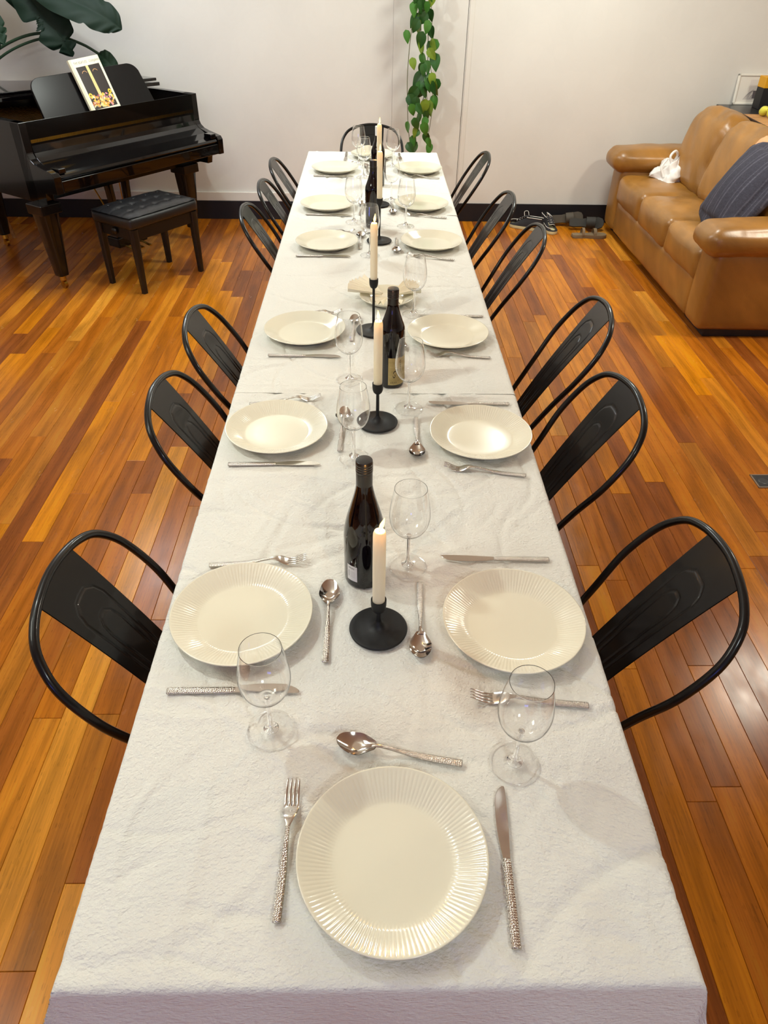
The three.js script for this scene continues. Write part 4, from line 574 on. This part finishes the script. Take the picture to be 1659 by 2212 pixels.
// ---------------------------------------------------------------- sofa and what lies on it
{
  const t = thing('leather_sofa', 'tan leather three-seat sofa along the right wall side', 'sofa', [0, 0, 0]);
  const z0 = -3.87, z1 = -6.0, xf = 1.9, xb = 2.58, piece = (name, g, x, y, z, rx = 0, rz = 0, p = t) => { const m = mesh(name, g.rotateX(rx).rotateZ(rz), M.leather, p); m.position.set(x, y, z); return m; };
  mesh('plinth', [box(0.6, 0.05, 0.3, 2.26, 0.025, z0 - 0.19, 0.006), box(0.6, 0.05, 0.3, 2.26, 0.025, z1 + 0.19, 0.006)], M.black, t);
  piece('base', puff(0.66, 0.25, 1.66, 0.03, 0.01, 2, 0.03, 0.002), 2.235, 0.168, (z0 + z1) / 2);
  [-4.37, -4.935, -5.5].forEach((z, i) => piece('seat_cushion', puff(0.56, 0.2, 0.562, 0.048, 0.018, 5 + i, 0.02, 0.008), 2.168, 0.355, z));
  for (const [z, s] of [[z0 - 0.125, 1], [z1 + 0.125, -1]]) {
    const arm = piece('armrest', puff(0.7, 0.46, 0.225, 0.04, 0.012, 9 + s, 0.025, 0.003), 2.245, 0.275, z);
    const pad = mesh('arm_pad', puff(0.78, 0.15, 0.29, 0.066, 0.016, 12 + s, 0.018, 0.006).rotateZ(0.02), M.leather, arm); pad.position.set(-0.03, 0.275, 0);
  }
  piece('back_frame', puff(0.2, 0.72, 2.06, 0.05, 0.01, 4, 0.035, 0.003), 2.53, 0.41, (z0 + z1) / 2);
  [-4.37, -4.935, -5.5].forEach((z, i) => piece('back_cushion', puff(0.26, 0.52, 0.575, 0.1, 0.03, 15 + i, 0.02, 0.014), 2.41, 0.655, z, 0, -0.24));
  // striped cushion, peach cushion, crumpled white bag
  const stripe = dataTex(512, 512, (u, v) => { const a = u * 4.5, band = Math.exp(-Math.pow(((a % 1) - 0.5) / 0.05, 2)) * (0.5 + 0.5 * vn(u * 40, v * 60)) + 0.6 * Math.exp(-Math.pow((((a + 0.28) % 1) - 0.5) / 0.035, 2)), k = 0.2 + 0.06 * fbm(u * 60, v * 60, 2), b = clamp(band, 0, 1) * 0.16 + (vn(u * 150, v * 150) > 0.9 ? 0.08 : 0); return [k + b, k * 0.98 + b, k * 1.2 + b]; }, true);
  const pil = (name, label, col, map, w, h, d, x, y, z, rx, ry, rz, seed) => { const g = puff(w, h, d, Math.min(w, h, d) * 0.42, 0.055, seed, 0.014, 0.008), p = g.attributes.position, uv = []; for (let i = 0; i < p.count; i++) { const k = 1 - 0.0; uv.push(p.getZ(i) / d + 0.5, p.getY(i) / h + 0.5); } g.setAttribute('uv', new THREE.Float32BufferAttribute(uv, 2)); const m = mesh(name, g, std({ color: col, map, roughness: 0.95, bumpMap: T_crinkle, bumpScale: 0.002 })); m.position.set(x, y, z); m.rotation.order = 'YXZ'; m.rotation.set(rx, ry, rz); return tag(m, label, 'cushion'); };
  pil('striped_cushion', 'dark charcoal cushion with pale stripes propped on the sofa', 0xffffff, stripe, 0.1, 0.46, 0.45, 2.205, 0.69, -4.42, 0.0, 0.04, -0.58, 31);
  pil('peach_cushion', 'pale peach cushion behind the striped cushion', 0xd9a37a, null, 0.08, 0.44, 0.42, 2.29, 0.715, -4.53, 0.02, 0.06, -0.56, 33);
  const wm = phys({ color: 0xf0ece8, roughness: 0.7, sheen: 0.3, side: THREE.DoubleSide }), w = thing('crumpled_cloth', 'crumpled white cloth bag lying on the far seat of the sofa', 'bag', [2.235, 0.473, -5.6]);
  const blob = grid(64, 40, (u, v) => { const a = u * Math.PI * 2, b = v * Math.PI * 0.62, n = 1 + 0.35 * (fbm(Math.cos(a) * 2 + 5, Math.sin(a) * 2 + v * 3, 4) - 0.45) * 2 + 0.12 * Math.sin(a * 5 + v * 8), r = Math.sin(b) * n; return [Math.cos(a) * r * 0.15 + 0.02 * v, Math.max(0, Math.cos(b) * 0.115 * n + 0.006 + 0.012 * Math.sin(a * 9 + v * 14) * Math.sin(b)), -Math.sin(a) * r * 0.14]; });
  mesh('cloth_body', blob, wm, w); mesh('strap', [tube([[-0.05, 0.1, 0.03], [-0.07, 0.15, 0.02], [-0.03, 0.18, -0.01], [0.0, 0.15, -0.03], [-0.02, 0.11, -0.02]], 0.009, 40, 8), tube([[-0.1, 0.02, 0.05], [-0.12, 0.08, 0.03], [-0.08, 0.13, 0.0]], 0.008, 30, 8)], wm, w);
}
// ---------------------------------------------------------------- console behind the sofa
{
  const CX = 2.985, t = thing('console_bench', 'black bench top behind the sofa against the back wall', 'bench', [CX, 0, -5.3]);
  mesh('top', box(0.72, 0.03, 1.62, 0, 0.865, 0, 0.004), std({ color: 0x222224, roughness: 0.3 }), t); mesh('cabinet', box(0.62, 0.85, 1.56, 0.04, 0.425, 0, 0.004), std({ color: 0x1a1a1b, roughness: 0.5 }), t);
  const f = thing('framed_picture', 'white framed sketch leaning on the wall behind the sofa', 'picture', [2.94, 0.8805, -6.1]); f.rotation.x = -0.11;
  mesh('frame', [box(0.4, 0.014, 0.016, 0, 0.193, 0, 0.002), box(0.4, 0.014, 0.016, 0, 0.007, 0, 0.002), box(0.014, 0.2, 0.016, -0.193, 0.1, 0, 0.002), box(0.014, 0.2, 0.016, 0.193, 0.1, 0, 0.002)], std({ color: 0xf3efe4, roughness: 0.5 }), f);
  mesh('print', box(0.374, 0.174, 0.004, 0, 0.1, -0.001), std({ roughness: 0.6, map: canvasTex(384, 256, (g, w, h) => { g.fillStyle = '#ece6dc'; g.fillRect(0, 0, w, h); g.fillStyle = '#e0d8d0'; g.fillRect(90, 36, 200, 190); g.strokeStyle = '#9a9290'; g.lineWidth = 3; for (let i = 0; i < 26; i++) { g.beginPath(); g.moveTo(60 + i * 9, 226); g.quadraticCurveTo(90 + i * 6, 150 - (i % 5) * 14, 130 + i * 7, 130 + (i % 7) * 12); g.stroke(); } g.fillStyle = '#6c6466'; g.fillRect(126, 140, 150, 74); g.fillStyle = '#8e8688'; g.fillRect(170, 100, 80, 50); }) }), f);
  const b = thing('black_box', 'black box with a yellow band on the bench', 'box', [2.955, 0.8802, -5.95], 0.05);
  mesh('carton', box(0.22, 0.135, 0.1, 0, 0.0675, 0, 0.003), std({ color: 0x151518, roughness: 0.5 }), b); mesh('yellow_lid', box(0.222, 0.07, 0.102, 0, 0.17, 0, 0.003), std({ color: 0xe0a012, roughness: 0.5 }), b);
  const cb = thing('serving_board', 'timber serving board with fruit on the bench edge', 'board', [2.745, 0.8802, -5.3], -0.06); mesh('board', box(0.34, 0.022, 0.52, 0, 0.011, 0, 0.004), std({ color: 0xc99a6c, roughness: 0.5, map: T_grain }), cb); mesh('bark_edge', box(0.012, 0.024, 0.52, -0.172, 0.012, 0, 0.002), std({ color: 0x3a2416, roughness: 0.8 }), cb);
  const pm = phys({ color: 0xd8d24a, roughness: 0.4, clearcoat: 0.2 }), fruit = lathe([[0.0001, -0.03], [0.012, -0.032], [0.026, -0.022], [0.031, 0], [0.027, 0.018], [0.018, 0.032], [0.012, 0.043], [0.008, 0.048], [0.0001, 0.047]], 28);
  [[2.7, -5.49, 1.2, 'farthest'], [2.72, -5.41, 1.3, 'nearest'], [2.78, -5.47, 1.45, 'rightmost']].forEach(([x, z, a, l], i) => { const p = thing('pear', `yellow green pear on the serving board, ${l} of three`, 'fruit', [x, 0.8802 + 0.053, z], i * 1.7); mesh('flesh', fruit.clone().rotateX(a), pm, p); mesh('stalk', tube([[0, 0, 0], [0.002, 0.014, 0]], 0.0015, 4, 6).translate(0, 0.046, 0).rotateX(a), M.wick, p); });
}
// ---------------------------------------------------------------- shoes by the wall
function sneaker(label, x, z, a) {
  const t = thing('sneaker', label, 'shoe', [x, 0, z], a, 'dark sneakers by the wall');
  const half = [[-0.13, 0.028], [-0.11, 0.034], [-0.06, 0.035], [0, 0.037], [0.06, 0.045], [0.1, 0.046], [0.13, 0.036], [0.145, 0.012]];
  const sole = y => [...half.map(([l, w]) => [l, y, w]), ...half.slice().reverse().map(([l, w]) => [l, y, -w])];
  mesh('sole', loft([sole(0).map(p => [p[0] * 0.97, p[1], p[2] * 0.9]), sole(0.006), sole(0.024), sole(0.028).map(p => [p[0] * 0.985, p[1], p[2] * 0.95])]), std({ color: 0xcfc79a, roughness: 0.7 }), t);
  const hgt = l => l < -0.02 ? 0.098 : 0.098 - 0.062 * sstep(-0.02, 0.13, l), ring = k => half.map(([l, w]) => [l * (1 - 0.04 * k), 0.026 + k * (hgt(l) - 0.026), w * (1 - 0.5 * k * k * (l > -0.02 ? 1.0 : 0.55))]), rr = k => { const h = ring(k); return [...h, ...h.slice().reverse().map(p => [p[0], p[1], -p[2]])]; };
  mesh('upper', loft([rr(0), rr(0.25), rr(0.5), rr(0.75), rr(0.95), rr(1)], false), std({ color: 0x232226, roughness: 0.8, side: THREE.DoubleSide }), t);
  mesh('tongue', bar([[0, 0, 0.02, 0.004], [0.05, 0.03, 0.022, 0.004], [0.085, 0.035, 0.02, 0.003]]).rotateY(Math.PI).translate(0.075, 0.066, 0), std({ color: 0x2c2a2e, roughness: 0.9 }), t);
  mesh('trim', [tube(rr(0.98).map(p => [p[0], p[1] + 0.001, p[2]]).filter((p) => p[0] < 0.02), 0.003, 60, 6), tube(half.map(([l, w]) => [l, 0.05, w * 0.98]), 0.0025, 40, 6)], std({ color: 0xd8d4cc, roughness: 0.6 }), t);
  mesh('laces', [0, 1, 2, 3].map(i => tube([[0.02 + i * 0.02, 0.092 - i * 0.011, -0.024], [0.025 + i * 0.02, 0.098 - i * 0.011, 0], [0.02 + i * 0.02, 0.092 - i * 0.011, 0.024]], 0.002, 14, 6)).concat([tube([[0.03, 0.098, 0], [0.04, 0.125, 0.02], [0.015, 0.13, 0.026], [0.0, 0.1, 0.02]], 0.002, 24, 6)]), std({ color: 0xe2ded6, roughness: 0.8 }), t);
  return t;
}
sneaker('dark sneaker with pale sole and trim, left one of the pair by the wall', 1.27, -5.94, 2.6); sneaker('dark sneaker with pale sole and loose lace, right one of the pair', 1.44, -5.93, -1.45);
{
  const half = [[-0.13, 0.026], [-0.1, 0.033], [-0.03, 0.03], [0.05, 0.042], [0.1, 0.045], [0.13, 0.034], [0.142, 0.012]], out = (y, k = 1) => [...half.map(([l, w]) => [l * k, y, w * k]), ...half.slice().reverse().map(([l, w]) => [l * k, y, -w * k])];
  const slip = (name, label, x, y, z, rx, ry, rz, c, strap) => { const t = thing(name, label, 'shoe', [x, y, z]); t.rotation.order = 'YXZ'; t.rotation.set(rx, ry, rz); mesh('sole', loft([out(0, 0.97), out(0.006), out(0.022), out(0.026, 0.98)]), std({ color: c, roughness: 0.85 }), t); for (const q of strap) mesh('strap', grid(20, 4, (u, v) => [lerp(q[0], q[1], v), 0.024 + q[2] * Math.sin(Math.PI * u), Math.cos(Math.PI * u) * q[3]]), std({ color: c, roughness: 0.7, side: THREE.DoubleSide }), t); return t; };
  slip('slide_sandal', 'dark grey slide leaning against the black skirting', 1.6, 0.05, -6.05, 1.1, 0.15, 0.25, 0x4a4238, [[0.0, 0.06, 0.04, 0.042]]);
  slip('slide_sandal', 'dark grey slide lying in front of the leaning one', 1.74, 0.05, -5.93, 1.0, -0.1, 0.05, 0x35332f, [[0.0, 0.07, 0.045, 0.043]]);
  slip('strap_sandal', 'taupe strap sandal lying by the sofa corner', 1.725, 0, -5.74, 0, 0.03, 0, 0x7d6a50, [[0.03, 0.055, 0.045, 0.04], [-0.06, -0.04, 0.05, 0.036]]);
}
{ // socket box in the floor
  const t = thing('floor_socket', 'black socket box set into the floor right of the table', 'socket', [1.72, 0, -2.45]);
  mesh('rim', [box(0.14, 0.004, 0.006, 0, 0.002, 0.045), box(0.14, 0.004, 0.006, 0, 0.002, -0.045), box(0.006, 0.004, 0.09, 0.067, 0.002, 0), box(0.006, 0.004, 0.09, -0.067, 0.002, 0)], std({ color: 0x8c7a68, roughness: 0.4, metalness: 0.5 }), t);
  mesh('plate', box(0.128, 0.003, 0.084, 0, 0.0015, 0), M.black, t); for (const x of [-0.03, 0.03]) mesh('outlet', lathe([[0.0001, 0.004], [0.018, 0.004], [0.02, 0.003]], 24).translate(x, 0, 0), std({ color: 0x3a3d40, roughness: 0.3 }), t);
}
renderer.render(scene, camera);
